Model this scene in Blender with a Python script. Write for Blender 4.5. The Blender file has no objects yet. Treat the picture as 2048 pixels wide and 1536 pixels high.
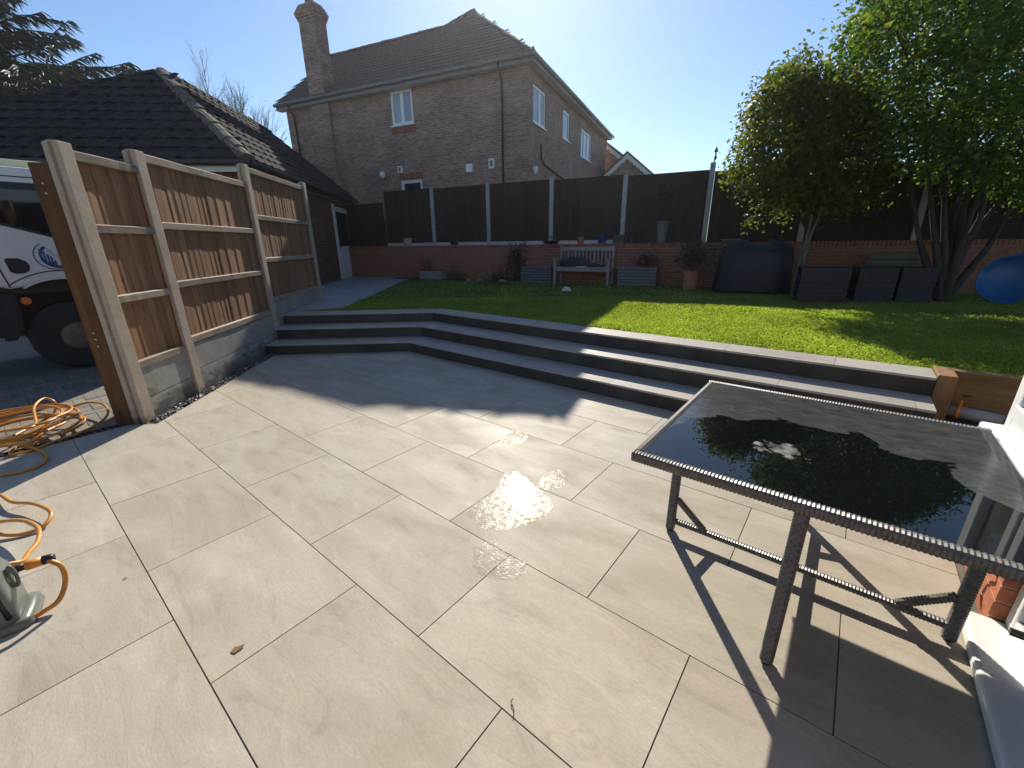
import bpy, bmesh, math, random
import numpy as np
from mathutils import Vector, Matrix, Quaternion
R = math.radians
random.seed(7)
NR = np.random.default_rng(11)
sc = bpy.context.scene
# ------------------------------------------------------------------ camera, sky, sun, exposure
FPX, PITCH, ROLL, CAMH = 832.2, R(18.70), R(-0.75), 1.525
cam_d = bpy.data.cameras.new('camera')
cam_d.sensor_fit = 'HORIZONTAL'
cam_d.sensor_width = 36.0
cam_d.lens = 36.0 * FPX / 2048.0
cam_d.clip_start = 0.02
cam_d.clip_end = 2000
cam = bpy.data.objects.new('camera', cam_d)
sc.collection.objects.link(cam)
cam.matrix_world = Matrix.Translation((0, 0, CAMH)) @ Matrix.Rotation(R(90) - PITCH, 4, 'X') @ Matrix.Rotation(ROLL, 4, 'Z')
sc.camera = cam

SUN_AZ, SUN_EL = R(1.3), R(32.9)
sun_vec = Vector((math.sin(SUN_AZ) * math.cos(SUN_EL), math.cos(SUN_AZ) * math.cos(SUN_EL), math.sin(SUN_EL)))
world = bpy.data.worlds.new('World')
sc.world = world
world.use_nodes = True
wn = world.node_tree.nodes
wl = world.node_tree.links
sky = wn.new('ShaderNodeTexSky')
sky.sky_type = 'NISHITA'
sky.sun_disc = False
sky.sun_elevation = SUN_EL
sky.sun_rotation = SUN_AZ
sky.altitude = 50
sky.air_density = 1.0
sky.dust_density = 0.15
sky.ozone_density = 4.0
bg = wn['Background']
wl.new(sky.outputs[0], bg.inputs[0])
bg.inputs[1].default_value = 0.10
sun_d = bpy.data.lights.new('sun', 'SUN')
sun_d.energy = 5.0
sun_d.angle = R(0.5)
sun_d.color = (1.0, 0.93, 0.81)
sun = bpy.data.objects.new('sun', sun_d)
sc.collection.objects.link(sun)
sun.rotation_euler = sun_vec.to_track_quat('Z', 'Y').to_euler()
sun.location = (0, 30, 30)
vs = sc.view_settings
vs.view_transform = 'Standard'
vs.look = 'None'
vs.exposure = 0.5
vs.gamma = 1.0
vs.use_curve_mapping = False
sc.cycles.max_bounces = 4
sc.cycles.diffuse_bounces = 3
sc.cycles.glossy_bounces = 3
sc.cycles.use_adaptive_sampling = True
sc.cycles.adaptive_threshold = 0.02
sc.cycles.transparent_max_bounces = 6
sc.cycles.caustics_reflective = False
sc.cycles.caustics_refractive = False
sc.cycles.sample_clamp_indirect = 6.0

# ------------------------------------------------------------------ measuring helpers (metres; camera foot at the origin, +Y ahead)
def ray(px, py):
    a = (px - 1024) / FPX; b = (768 - py) / FPX
    cr, sr = math.cos(ROLL), math.sin(ROLL)
    x = a * cr - b * sr; y = a * sr + b * cr
    c, s = math.cos(PITCH), math.sin(PITCH)
    return Vector((x, c + y * s, -s + y * c))
def at(px, py, z=0.0):
    d = ray(px, py); return Vector((0, 0, CAMH)) + d * ((z - CAMH) / d.z)
def onp(px, py, p0, n):
    d = ray(px, py); o = Vector((0, 0, CAMH)); n = Vector(n)
    return o + d * ((Vector(p0) - o).dot(n) / d.dot(n))
def zat(px, py, x, y):
    d = ray(px, py); return CAMH + d.z / math.hypot(d.x, d.y) * math.hypot(x, y)
UD = Vector((0.7783, -0.6279, 0)); VD = Vector((0.6279, 0.7783, 0)); ZD = Vector((0, 0, 1))
def UV(u, v, z=0.0): return UD * u + VD * v + ZD * z

# ------------------------------------------------------------------ object helpers
COL = sc.collection
WL = {}            # world location of every parent object
def wloc(o): return WL.get(o, Vector((0, 0, 0)))
def props(o, label=None, cat=None, group=None, kind=None):
    if label: o['label'] = label
    if cat: o['category'] = cat
    if group: o['group'] = group
    if kind: o['kind'] = kind
    return o
def empty(name, label, cat, loc=(0, 0, 0), group=None, kind=None):
    o = bpy.data.objects.new(name, None); COL.objects.link(o)
    o.location = loc; o.empty_display_size = 0.1
    WL[o] = Vector(loc)
    return props(o, label, cat, group, kind)
def link(name, me, parent=None, M=None, loc=None):
    o = bpy.data.objects.new(name, me); COL.objects.link(o)
    if M is None: M = Matrix.Translation(loc if loc is not None else wloc(parent))
    if parent:
        o.parent = parent
        M2 = Matrix.Translation(-wloc(parent)) @ M
    else:
        M2 = M
    o.matrix_local = M2
    WL[o] = M.to_translation()
    return o
def mesh(name, V, Fc, mat, smooth=False, uv=None):
    me = bpy.data.meshes.new(name)
    me.from_pydata([tuple(v) for v in V], [], Fc)
    if mat: me.materials.append(mat)
    if smooth:
        for p in me.polygons: p.use_smooth = True
    if uv is not None:
        lay = me.uv_layers.new(name='UVMap')
        for l in me.loops:
            lay.data[l.index].uv = uv(Vector(V[l.vertex_index]))
    me.update()
    return me
def fix(me):
    bm = bmesh.new(); bm.from_mesh(me)
    bmesh.ops.recalc_face_normals(bm, faces=bm.faces)
    bm.to_mesh(me); bm.free(); me.update(); return me
def mk(name, V, Fc, mat, parent=None, base=None, smooth=False, uv=None, bevel=0, recalc=False):
    """one mesh object from world-space vertices"""
    b = Vector(base) if base is not None else (wloc(parent) if parent else Vector((0, 0, 0)))
    me = mesh(name, [Vector(v) - b for v in V], Fc, mat, smooth)
    if uv is not None:
        lay = me.uv_layers.new(name='UVMap')
        for l in me.loops:
            lay.data[l.index].uv = uv(Vector(V[l.vertex_index]))
    if recalc: fix(me)
    o = link(name, me, parent, loc=b)
    if bevel: bev(o, bevel)
    return o
def bev(o, w, seg=2):
    m = o.modifiers.new('bevel', 'BEVEL'); m.width = w; m.segments = seg; m.limit_method = 'ANGLE'
    return o
class MB:
    """collects shapes for one mesh"""
    def __init__(s): s.V = []; s.F = []
    def add(s, V, Fc):
        n = len(s.V); s.V += [Vector(v) for v in V]; s.F += [tuple(i + n for i in f) for f in Fc]; return s
    def obox(s, o, ex, ey, ez):
        """box from corner o along edge vectors"""
        o, ex, ey, ez = map(Vector, (o, ex, ey, ez))
        P = [o, o + ex, o + ex + ey, o + ey]
        P += [p + ez for p in P]
        f = [(0, 3, 2, 1), (4, 5, 6, 7), (0, 1, 5, 4), (1, 2, 6, 5), (2, 3, 7, 6), (3, 0, 4, 7)]
        if ex.cross(ey).dot(ez) < 0: f = [t[::-1] for t in f]
        return s.add(P, f)
    def cbox(s, c, ax, ay, hx, hy, z0, z1):
        c = Vector(c); ax = Vector(ax); ay = Vector(ay)
        o = Vector((c.x, c.y, 0)) - ax * hx - ay * hy + ZD * z0
        return s.obox(o, ax * 2 * hx, ay * 2 * hy, ZD * (z1 - z0))
    def prism(s, poly, z0, z1):
        n = len(poly)
        area = sum(poly[i][0] * poly[(i + 1) % n][1] - poly[(i + 1) % n][0] * poly[i][1] for i in range(n))
        if area < 0: poly = poly[::-1]
        V = [Vector((p[0], p[1], z0)) for p in poly] + [Vector((p[0], p[1], z1)) for p in poly]
        Fc = [tuple(range(n))[::-1], tuple(range(n, 2 * n))] + [(i, (i + 1) % n, n + (i + 1) % n, n + i) for i in range(n)]
        return s.add(V, Fc)
    def extr(s, poly3, vec):
        """closed solid: planar 3D polygon extruded by vec"""
        vec = Vector(vec); P = [Vector(p) for p in poly3]; n = len(P)
        nrm = Vector((0, 0, 0))
        for i in range(n): nrm += P[i].cross(P[(i + 1) % n])
        if nrm.dot(vec) > 0: P = P[::-1]
        V = P + [p + vec for p in P]
        Fc = [tuple(range(n)), tuple(range(n, 2 * n))[::-1]] + [(i, n + i, n + (i + 1) % n, (i + 1) % n) for i in range(n)]
        return s.add(V, Fc)
    def tube(s, pts, rad, n=8, cap=True):
        pts = [Vector(p) for p in pts]; m = len(pts)
        rr = rad if hasattr(rad, '__len__') else [rad] * m
        prev = None; base = len(s.V)
        for i in range(m):
            t = (pts[min(i + 1, m - 1)] - pts[max(i - 1, 0)])
            if t.length < 1e-9: t = Vector((0, 0, 1))
            t.normalize()
            if prev is None:
                a = t.orthogonal().normalized()
            else:
                a = prev - t * prev.dot(t)
                a = a.normalized() if a.length > 1e-6 else t.orthogonal().normalized()
            prev = a; b = t.cross(a)
            for k in range(n):
                th = 2 * math.pi * k / n
                s.V.append(pts[i] + (a * math.cos(th) + b * math.sin(th)) * rr[i])
        for i in range(m - 1):
            for k in range(n):
                k2 = (k + 1) % n
                s.F.append((base + i * n + k, base + i * n + k2, base + (i + 1) * n + k2, base + (i + 1) * n + k))
        if cap:
            s.F.append(tuple(base + k for k in range(n))[::-1]); s.F.append(tuple(base + (m - 1) * n + k for k in range(n)))
        return s
    def lathe(s, c, prof, n=20):
        c = Vector(c); base = len(s.V); m = len(prof)
        for r, z in prof:
            for k in range(n):
                th = 2 * math.pi * k / n; s.V.append(c + Vector((r * math.cos(th), r * math.sin(th), z)))
        for i in range(m - 1):
            for k in range(n):
                k2 = (k + 1) % n
                s.F.append((base + i * n + k, base + i * n + k2, base + (i + 1) * n + k2, base + (i + 1) * n + k))
        s.F.append(tuple(base + k for k in range(n))[::-1]); s.F.append(tuple(base + (m - 1) * n + k for k in range(n)))
        return s
    def build(s, name, mat, parent=None, base=None, **k): return mk(name, s.V, s.F, mat, parent, base, **k)
def smooth_path(pts, sub=6):
    pts = [Vector(p) for p in pts]; out = []
    for i in range(len(pts) - 1):
        p0 = pts[max(i - 1, 0)]; p1 = pts[i]; p2 = pts[i + 1]; p3 = pts[min(i + 2, len(pts) - 1)]
        for k in range(sub):
            t = k / sub
            out.append(0.5 * ((2 * p1) + (p2 - p0) * t + (2 * p0 - 5 * p1 + 4 * p2 - p3) * t * t + (3 * p1 - p0 - 3 * p2 + p3) * t ** 3))
    out.append(pts[-1]); return out
def clip(poly, n, d):
    """keep the part of a 2D polygon where n.p >= d"""
    out = []
    for i in range(len(poly)):
        a = poly[i]; b = poly[(i + 1) % len(poly)]
        da = a[0] * n[0] + a[1] * n[1] - d; db = b[0] * n[0] + b[1] * n[1] - d
        if da >= 0: out.append(a)
        if (da >= 0) != (db >= 0):
            t = da / (da - db); out.append((a[0] + (b[0] - a[0]) * t, a[1] + (b[1] - a[1]) * t))
    return out
def area2(p):
    return abs(sum(p[i][0] * p[(i + 1) % len(p)][1] - p[(i + 1) % len(p)][0] * p[i][1] for i in range(len(p)))) / 2 if len(p) > 2 else 0

# ------------------------------------------------------------------ materials
def newmat(name):
    m = bpy.data.materials.new(name); m.use_nodes = True
    nt = m.node_tree; return m, nt.nodes, nt.links, nt.nodes['Principled BSDF']
def nmap(N, L, scale, stretch=(1, 1, 1), rnd=True, coord='Object', rot=(0, 0, 0)):
    tc = N.new('ShaderNodeTexCoord'); mp = N.new('ShaderNodeMapping')
    mp.inputs['Scale'].default_value = [scale * k for k in stretch]; mp.inputs['Rotation'].default_value = rot
    if rnd:
        oi = N.new('ShaderNodeObjectInfo'); mu = N.new('ShaderNodeMath'); mu.operation = 'MULTIPLY'; mu.inputs[1].default_value = 37.0
        L.new(oi.outputs['Random'], mu.inputs[0])
        ad = N.new('ShaderNodeVectorMath'); ad.operation = 'ADD'
        L.new(tc.outputs[coord], ad.inputs[0]); L.new(mu.outputs[0], ad.inputs[1]); L.new(ad.outputs[0], mp.inputs[0])
    else:
        L.new(tc.outputs[coord], mp.inputs[0])
    return mp
def noise(N, L, mp, detail=5, rough=0.55, dist=0.0, scale=1.0):
    t = N.new('ShaderNodeTexNoise'); t.inputs['Scale'].default_value = scale; t.inputs['Detail'].default_value = detail
    t.inputs['Roughness'].default_value = rough; t.inputs['Distortion'].default_value = dist
    L.new(mp.outputs[0], t.inputs['Vector']); return t
def ramp(N, L, src, stops):
    r = N.new('ShaderNodeValToRGB'); e = r.color_ramp.elements
    while len(e) < len(stops): e.new(0.5)
    for k, (p, c) in enumerate(stops):
        e[k].position = p; e[k].color = (*c, 1) if len(c) == 3 else c
    L.new(src, r.inputs[0]); return r
def mixc(N, L, fac, a, b, mode='MIX'):
    m = N.new('ShaderNodeMix'); m.data_type = 'RGBA'; m.blend_type = mode
    for s, v in ((m.inputs[0], fac), (m.inputs[6], a), (m.inputs[7], b)):
        if hasattr(v, 'links') or hasattr(v, 'is_linked'): L.new(v, s)
        elif isinstance(v, (int, float)): s.default_value = v
        else: s.default_value = (*v, 1)
    return m.outputs[2]
def randval(N, L, col, amt):
    oi = N.new('ShaderNodeObjectInfo'); mr = N.new('ShaderNodeMapRange')
    mr.inputs[3].default_value = 1 - amt; mr.inputs[4].default_value = 1 + amt
    L.new(oi.outputs['Random'], mr.inputs[0])
    h = N.new('ShaderNodeHueSaturation'); L.new(mr.outputs[0], h.inputs['Value']); L.new(col, h.inputs['Color']); return h.outputs[0]
def bump(N, L, h, b, strength=0.3, dist=0.01, prev=None):
    n = N.new('ShaderNodeBump'); n.inputs['Strength'].default_value = strength; n.inputs['Distance'].default_value = dist
    L.new(h, n.inputs['Height'])
    if prev: L.new(prev, n.inputs['Normal'])
    if b: L.new(n.outputs[0], b.inputs['Normal'])
    return n.outputs[0]
def pm(name, c1, c2, scale=6, rough=0.6, bmp=0.3, bdist=0.005, stretch=(1, 1, 1), rand=0.1, metal=0.0, spec=0.5, detail=6, lo=0.3, hi=0.7):
    m, N, L, b = newmat(name)
    mp = nmap(N, L, scale, stretch); t = noise(N, L, mp, detail)
    r = ramp(N, L, t.outputs[0], [(lo, c1), (hi, c2)])
    c = randval(N, L, r.outputs[0], rand) if rand else r.outputs[0]
    L.new(c, b.inputs['Base Color'])
    b.inputs['Roughness'].default_value = rough; b.inputs['Metallic'].default_value = metal
    b.inputs['Specular IOR Level'].default_value = spec
    if bmp: bump(N, L, t.outputs[0], b, bmp, bdist)
    return m
def wood(name, c1, c2, knot, axis=2, scale=9, rough=0.75, rand=0.18, wear=None):
    m, N, L, b = newmat(name)
    st = [1, 1, 1]; st[axis] = 0.07
    mp = nmap(N, L, scale, st); t = noise(N, L, mp, 7, 0.6, 1.2)
    mp2 = nmap(N, L, scale * 7, st); t2 = noise(N, L, mp2, 4)
    r = ramp(N, L, t.outputs[0], [(0.28, c1), (0.72, c2)])
    r2 = ramp(N, L, t2.outputs[0], [(0.3, (0.72, 0.72, 0.72)), (0.7, (1.12, 1.12, 1.12))])
    c = mixc(N, L, 1.0, r.outputs[0], r2.outputs[0], 'MULTIPLY')
    kst = [1, 1, 1]; kst[axis] = 0.42
    mpk = nmap(N, L, 7.0, kst); vk = N.new('ShaderNodeTexVoronoi'); vk.inputs['Scale'].default_value = 1.0
    L.new(mpk.outputs[0], vk.inputs['Vector'])
    rk = ramp(N, L, vk.outputs['Distance'], [(0.05, (1, 1, 1)), (0.13, (0, 0, 0))])
    c = mixc(N, L, rk.outputs[0], c, knot)
    if wear:
        mpw = nmap(N, L, 3.0, (1, 1, 0.5)); tw = noise(N, L, mpw, 5)
        rw = ramp(N, L, tw.outputs[0], [(0.5, (0, 0, 0)), (0.68, (0.75, 0.75, 0.75))])
        c = mixc(N, L, rw.outputs[0], c, wear)
    c = randval(N, L, c, rand)
    L.new(c, b.inputs['Base Color']); b.inputs['Roughness'].default_value = rough
    b.inputs['Specular IOR Level'].default_value = 0.25
    n1 = bump(N, L, t2.outputs[0], None, 0.35, 0.003)
    bump(N, L, t.outputs[0], b, 0.3, 0.004, n1)
    return m
def tile_mat(name, cols, rough=0.56, rand=0.05, spec=0.13):
    """stone-look porcelain: long soft veins, fine grain"""
    m, N, L, b = newmat(name)
    mp = nmap(N, L, 1.0, (1.0, 2.4, 1.0), rot=(0, 0, 0.25))
    big = noise(N, L, mp, 4, 0.5, 0.6, 1.6)
    mpv = nmap(N, L, 1.0, (1.5, 4.6, 1.0), rot=(0, 0, 0.2))
    vein = noise(N, L, mpv, 10, 0.7, 1.3, 1.5)
    mpf = nmap(N, L, 60.0, (1, 3, 1)); fine = noise(N, L, mpf, 4, 0.6)
    r = ramp(N, L, big.outputs[0], [(0.3, cols[0]), (0.5, cols[1]), (0.72, cols[2])])
    rv = ramp(N, L, vein.outputs[0], [(0.30, (0.80, 0.79, 0.77)), (0.44, (0.97, 0.97, 0.97)), (0.55, (1.0, 1.0, 1.0)), (0.68, (1.13, 1.12, 1.10))])
    c = mixc(N, L, 1.0, r.outputs[0], rv.outputs[0], 'MULTIPLY')
    rf = ramp(N, L, fine.outputs[0], [(0.3, (0.9, 0.9, 0.9)), (0.7, (1.07, 1.07, 1.07))])
    c = mixc(N, L, 1.0, c, rf.outputs[0], 'MULTIPLY')
    # thin dark wandering lines
    mpw = nmap(N, L, 1.0, (0.7, 3.0, 1.0)); wn_ = noise(N, L, mpw, 3, 0.5, 0.8, 1.2)
    rw = ramp(N, L, wn_.outputs[0], [(0.492, (0, 0, 0)), (0.5, (0.26, 0.26, 0.26)), (0.508, (0, 0, 0))])
    c = mixc(N, L, rw.outputs[0], c, tuple(k * 0.62 for k in cols[1]))
    c = randval(N, L, c, rand)
    L.new(c, b.inputs['Base Color'])
    rr = ramp(N, L, big.outputs[0], [(0.3, (rough + 0.1,) * 3), (0.7, (rough - 0.04,) * 3)])
    L.new(rr.outputs[0], b.inputs['Roughness'])
    b.inputs['Specular IOR Level'].default_value = spec
    n1 = bump(N, L, fine.outputs[0], None, 0.25, 0.0015)
    bump(N, L, vein.outputs[0], b, 0.25, 0.004, n1)
    return m
def brick_uv(name, b1, b2, mortar, bw=0.225, bh=0.075):
    """brickwork too far away to tell piece from piece; UVs are metres along the wall"""
    m, N, L, b = newmat(name)
    tc = N.new('ShaderNodeTexCoord'); br = N.new('ShaderNodeTexBrick')
    br.inputs['Scale'].default_value = 1.0; br.inputs['Brick Width'].default_value = bw; br.inputs['Row Height'].default_value = bh
    br.inputs['Mortar Size'].default_value = 0.006; br.inputs['Mortar Smooth'].default_value = 0.2; br.inputs['Bias'].default_value = -0.1
    br.inputs['Color1'].default_value = (*b1, 1); br.inputs['Color2'].default_value = (*b2, 1); br.inputs['Mortar'].default_value = (*mortar, 1)
    L.new(tc.outputs['UV'], br.inputs['Vector'])
    mp = N.new('ShaderNodeMapping'); mp.inputs['Scale'].default_value = (0.9, 2.2, 1); L.new(tc.outputs['UV'], mp.inputs[0])
    t = noise(N, L, mp, 6)
    r = ramp(N, L, t.outputs[0], [(0.3, (0.72, 0.72, 0.74)), (0.7, (1.2, 1.18, 1.15))])
    c = mixc(N, L, 1.0, br.outputs['Color'], r.outputs[0], 'MULTIPLY')
    mp2 = N.new('ShaderNodeMapping'); mp2.inputs['Scale'].default_value = (4.4, 13.3, 1); L.new(tc.outputs['UV'], mp2.inputs[0])
    t2 = noise(N, L, mp2, 2)
    r2 = ramp(N, L, t2.outputs[0], [(0.35, (0.62, 0.6, 0.62)), (0.65, (1.25, 1.2, 1.15))])
    c = mixc(N, L, 0.7, c, mixc(N, L, 1.0, c, r2.outputs[0], 'MULTIPLY'))
    L.new(c, b.inputs['Base Color']); b.inputs['Roughness'].default_value = 0.85
    inv = N.new('ShaderNodeMath'); inv.operation = 'SUBTRACT'; inv.inputs[0].default_value = 1.0; L.new(br.outputs['Fac'], inv.inputs[1])
    bump(N, L, inv.outputs[0], b, 0.6, 0.008)
    return m
def glass_mat(name, tint, rough=0.04, spec=0.6, coat=0.0):
    m, N, L, b = newmat(name)
    mp = nmap(N, L, 1.3); t = noise(N, L, mp, 3)
    r = ramp(N, L, t.outputs[0], [(0.35, tuple(k * 0.75 for k in tint)), (0.65, tuple(k * 1.2 for k in tint))])
    L.new(r.outputs[0], b.inputs['Base Color']); b.inputs['Roughness'].default_value = rough
    b.inputs['Specular IOR Level'].default_value = spec; b.inputs['Coat Weight'].default_value = coat; b.inputs['Coat Roughness'].default_value = 0.02
    return m
def leaf_mat(name, c1, c2, c3, trans=0.45, rough=0.5, spec=0.4, scale=3.0):
    m, N, L, b = newmat(name)
    mp = nmap(N, L, scale, rnd=False); t = noise(N, L, mp, 3)
    mp2 = nmap(N, L, 40.0, rnd=False); t2 = N.new('ShaderNodeTexWhiteNoise'); L.new(mp2.outputs[0], t2.inputs['Vector'])
    geo = N.new('ShaderNodeNewGeometry')
    r = ramp(N, L, geo.outputs['Random Per Island'], [(0.0, c1), (0.55, c2), (1.0, c3)])
    r2 = ramp(N, L, t.outputs[0], [(0.3, (0.75, 0.75, 0.75)), (0.7, (1.2, 1.2, 1.2))])
    c = mixc(N, L, 1.0, r.outputs[0], r2.outputs[0], 'MULTIPLY')
    L.new(c, b.inputs['Base Color']); b.inputs['Roughness'].default_value = rough; b.inputs['Specular IOR Level'].default_value = spec
    tr = N.new('ShaderNodeBsdfTranslucent')
    cs = N.new('ShaderNodeHueSaturation'); cs.inputs['Saturation'].default_value = 1.15; cs.inputs['Value'].default_value = 1.5; L.new(c, cs.inputs['Color'])
    L.new(cs.outputs[0], tr.inputs['Color'])
    mx = N.new('ShaderNodeMixShader'); mx.inputs[0].default_value = trans
    L.new(b.outputs[0], mx.inputs[1]); L.new(tr.outputs[0], mx.inputs[2])
    L.new(mx.outputs[0], N['Material Output'].inputs['Surface'])
    return m
def concrete(name, c1, c2, damp=None, zlo=0.0, zhi=0.35):
    m, N, L, b = newmat(name)
    mp = nmap(N, L, 5.0); t = noise(N, L, mp, 8, 0.65)
    mp2 = nmap(N, L, 90.0); t2 = noise(N, L, mp2, 3)
    r = ramp(N, L, t.outputs[0], [(0.3, c1), (0.7, c2)])
    r2 = ramp(N, L, t2.outputs[0], [(0.3, (0.85, 0.85, 0.85)), (0.7, (1.1, 1.1, 1.1))])
    c = mixc(N, L, 1.0, r.outputs[0], r2.outputs[0], 'MULTIPLY')
    if damp:
        g = N.new('ShaderNodeNewGeometry'); sx = N.new('ShaderNodeSeparateXYZ'); L.new(g.outputs['Position'], sx.inputs[0])
        mpn = N.new('ShaderNodeMapping'); mpn.inputs['Scale'].default_value = (5, 5, 9); L.new(g.outputs['Position'], mpn.inputs[0])
        tn = noise(N, L, mpn, 9, 0.7)
        mr = N.new('ShaderNodeMapRange'); mr.inputs[1].default_value = zlo; mr.inputs[2].default_value = zhi; mr.inputs[3].default_value = 0.75; mr.inputs[4].default_value = 0.2
        L.new(sx.outputs[2], mr.inputs[0])
        lt = N.new('ShaderNodeMath'); lt.operation = 'SUBTRACT'; L.new(mr.outputs[0], lt.inputs[0]); L.new(tn.outputs[0], lt.inputs[1])
        rd = ramp(N, L, lt.outputs[0], [(-0.0, (0, 0, 0)), (0.17, (0.9, 0.9, 0.9))])
        c = mixc(N, L, rd.outputs[0], c, damp)
    L.new(randval(N, L, c, 0.06), b.inputs['Base Color']); b.inputs['Roughness'].default_value = 0.85; b.inputs['Specular IOR Level'].default_value = 0.3
    n1 = bump(N, L, t2.outputs[0], None, 0.3, 0.002); bump(N, L, t.outputs[0], b, 0.2, 0.006, n1)
    return m

M = {}
M['tile'] = tile_mat('porcelain_tile', [(0.385, 0.335, 0.26), (0.43, 0.382, 0.302), (0.475, 0.43, 0.35)])
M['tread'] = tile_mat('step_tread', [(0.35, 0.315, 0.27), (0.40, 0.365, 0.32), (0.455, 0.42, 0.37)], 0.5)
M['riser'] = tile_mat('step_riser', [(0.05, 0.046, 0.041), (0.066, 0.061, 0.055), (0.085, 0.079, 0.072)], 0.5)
M['grout'] = pm('grout', (0.10, 0.09, 0.078), (0.15, 0.135, 0.118), 30, 0.9, 0.3)
M['path'] = tile_mat('path_stone', [(0.33, 0.325, 0.32), (0.38, 0.375, 0.37), (0.43, 0.43, 0.425)], 0.5)
M['soil'] = pm('soil', (0.025, 0.018, 0.012), (0.06, 0.045, 0.03), 12, 0.95, 0.8, 0.02)
M['ground'] = pm('ground', (0.05, 0.055, 0.03), (0.10, 0.095, 0.06), 1.5, 0.95, 0.3)
M['lawn'] = pm('turf', (0.022, 0.036, 0.009), (0.04, 0.06, 0.015), 9, 0.95, 0.6, 0.02, rand=0)
M['grass'] = leaf_mat('grass_blade', (0.16, 0.235, 0.038), (0.26, 0.33, 0.055), (0.40, 0.44, 0.13), 0.5, 0.34, 0.5, 1.2)
M['board'] = wood('fence_board', (0.20, 0.10, 0.047), (0.35, 0.195, 0.102), (0.04, 0.02, 0.011), 2, 9, rand=0.22, wear=(0.28, 0.165, 0.098))
M['rail'] = wood('fence_rail', (0.24, 0.18, 0.125), (0.40, 0.325, 0.24), (0.07, 0.04, 0.025), 1, 9)
M['gatewood'] = wood('gate_timber', (0.085, 0.036, 0.012), (0.17, 0.078, 0.028), (0.015, 0.009, 0.005), 2, 6, wear=(0.04, 0.02, 0.01))
M['sleeper'] = wood('oak_sleeper', (0.21, 0.115, 0.05), (0.34, 0.20, 0.095), (0.05, 0.028, 0.014), 2, 7)
M['sleeper_h'] = wood('oak_sleeper_long', (0.21, 0.125, 0.055), (0.33, 0.21, 0.10), (0.06, 0.03, 0.015), 0, 7)
M['post'] = concrete('concrete_post', (0.36, 0.285, 0.21), (0.47, 0.39, 0.305), (0.13, 0.10, 0.07), -0.1, 0.30)
M['gboard'] = concrete('concrete_board', (0.25, 0.24, 0.21), (0.345, 0.335, 0.30), (0.10, 0.093, 0.08), 0.0, 0.52)
M['gboard2'] = concrete('concrete_board_back', (0.42, 0.42, 0.41), (0.56, 0.56, 0.54))
M['postb'] = concrete('concrete_post_back', (0.31, 0.31, 0.295), (0.43, 0.43, 0.41))
M['backboard'] = wood('dark_fence_board', (0.028, 0.018, 0.014), (0.055, 0.036, 0.028), (0.012, 0.008, 0.006), 2, 8)
M['brick'] = pm('wall_brick', (0.20, 0.068, 0.036), (0.32, 0.125, 0.068), 14, 0.85, 0.4, 0.004, rand=0.22)
M['brick2'] = pm('pier_brick', (0.32, 0.095, 0.042), (0.43, 0.15, 0.07), 22, 0.85, 0.5, 0.003, rand=0.12)
M['mortar'] = pm('mortar', (0.22, 0.19, 0.16), (0.32, 0.28, 0.23), 30, 0.95, 0.5, 0.003, rand=0)
M['mortar2'] = pm('pier_mortar', (0.42, 0.30, 0.19), (0.55, 0.42, 0.28), 40, 0.95, 0.5, 0.003, rand=0)
M['hbrick'] = brick_uv('house_brickwork', (0.35, 0.215, 0.165), (0.25, 0.15, 0.115), (0.40, 0.37, 0.33))
M['gbrick'] = brick_uv('garage_brickwork', (0.17, 0.075, 0.048), (0.11, 0.05, 0.034), (0.15, 0.13, 0.115))
M['rooft'] = pm('roof_tile', (0.024, 0.022, 0.021), (0.062, 0.053, 0.046), 9, 0.95, 0.5, 0.006, rand=0.25, spec=0.15)
M['roofh'] = pm('house_roof_tile', (0.10, 0.07, 0.058), (0.17, 0.12, 0.10), 9, 0.85, 0.5, 0.006, rand=0.2)
M['moss'] = pm('mossy_hip_tile', (0.07, 0.06, 0.045), (0.17, 0.15, 0.11), 18, 0.95, 0.9, 0.02, rand=0.2)
M['gutter'] = pm('gutter_plastic', (0.03, 0.024, 0.02), (0.045, 0.035, 0.03), 8, 0.4, 0)
M['gutterg'] = pm('grey_gutter', (0.16, 0.155, 0.15), (0.21, 0.205, 0.20), 8, 0.45, 0)
M['upvc'] = pm('white_upvc', (0.74, 0.74, 0.72), (0.82, 0.82, 0.80), 3, 0.28, 0.03, 0.002, rand=0)
M['fascia'] = pm('white_fascia', (0.52, 0.50, 0.46), (0.64, 0.62, 0.58), 5, 0.5, 0.05, rand=0)
M['pane'] = glass_mat('curtained_glass', (0.30, 0.36, 0.44))
M['paned'] = glass_mat('dark_glass', (0.012, 0.014, 0.018))
M['panew'] = glass_mat('room_glass', (0.20, 0.20, 0.18))
M['white'] = pm('white_paint', (0.70, 0.68, 0.65), (0.78, 0.76, 0.73), 4, 0.35, 0, rand=0)
M['truckw'] = pm('truck_paint', (0.62, 0.58, 0.55), (0.72, 0.69, 0.66), 3, 0.22, 0, rand=0)
M['rubber'] = pm('black_rubber', (0.012, 0.012, 0.012), (0.025, 0.024, 0.023), 20, 0.7, 0.2)
M['black'] = pm('black_plastic', (0.008, 0.008, 0.009), (0.018, 0.018, 0.019), 20, 0.45, 0.1)
M['hub'] = pm('dusty_hub', (0.14, 0.09, 0.075), (0.22, 0.15, 0.13), 10, 0.6, 0.2)
M['logoblue'] = pm('logo_blue', (0.02, 0.10, 0.26), (0.03, 0.13, 0.32), 5, 0.35, 0, rand=0)
M['logonavy'] = pm('logo_navy', (0.02, 0.03, 0.09), (0.03, 0.04, 0.11), 5, 0.35, 0, rand=0)
M['amber'] = pm('amber_lens', (0.55, 0.12, 0.02), (0.65, 0.18, 0.03), 10, 0.3, 0)
M['yellowbar'] = pm('beacon_lens', (0.78, 0.66, 0.34), (0.82, 0.74, 0.48), 10, 0.25, 0)
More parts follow.
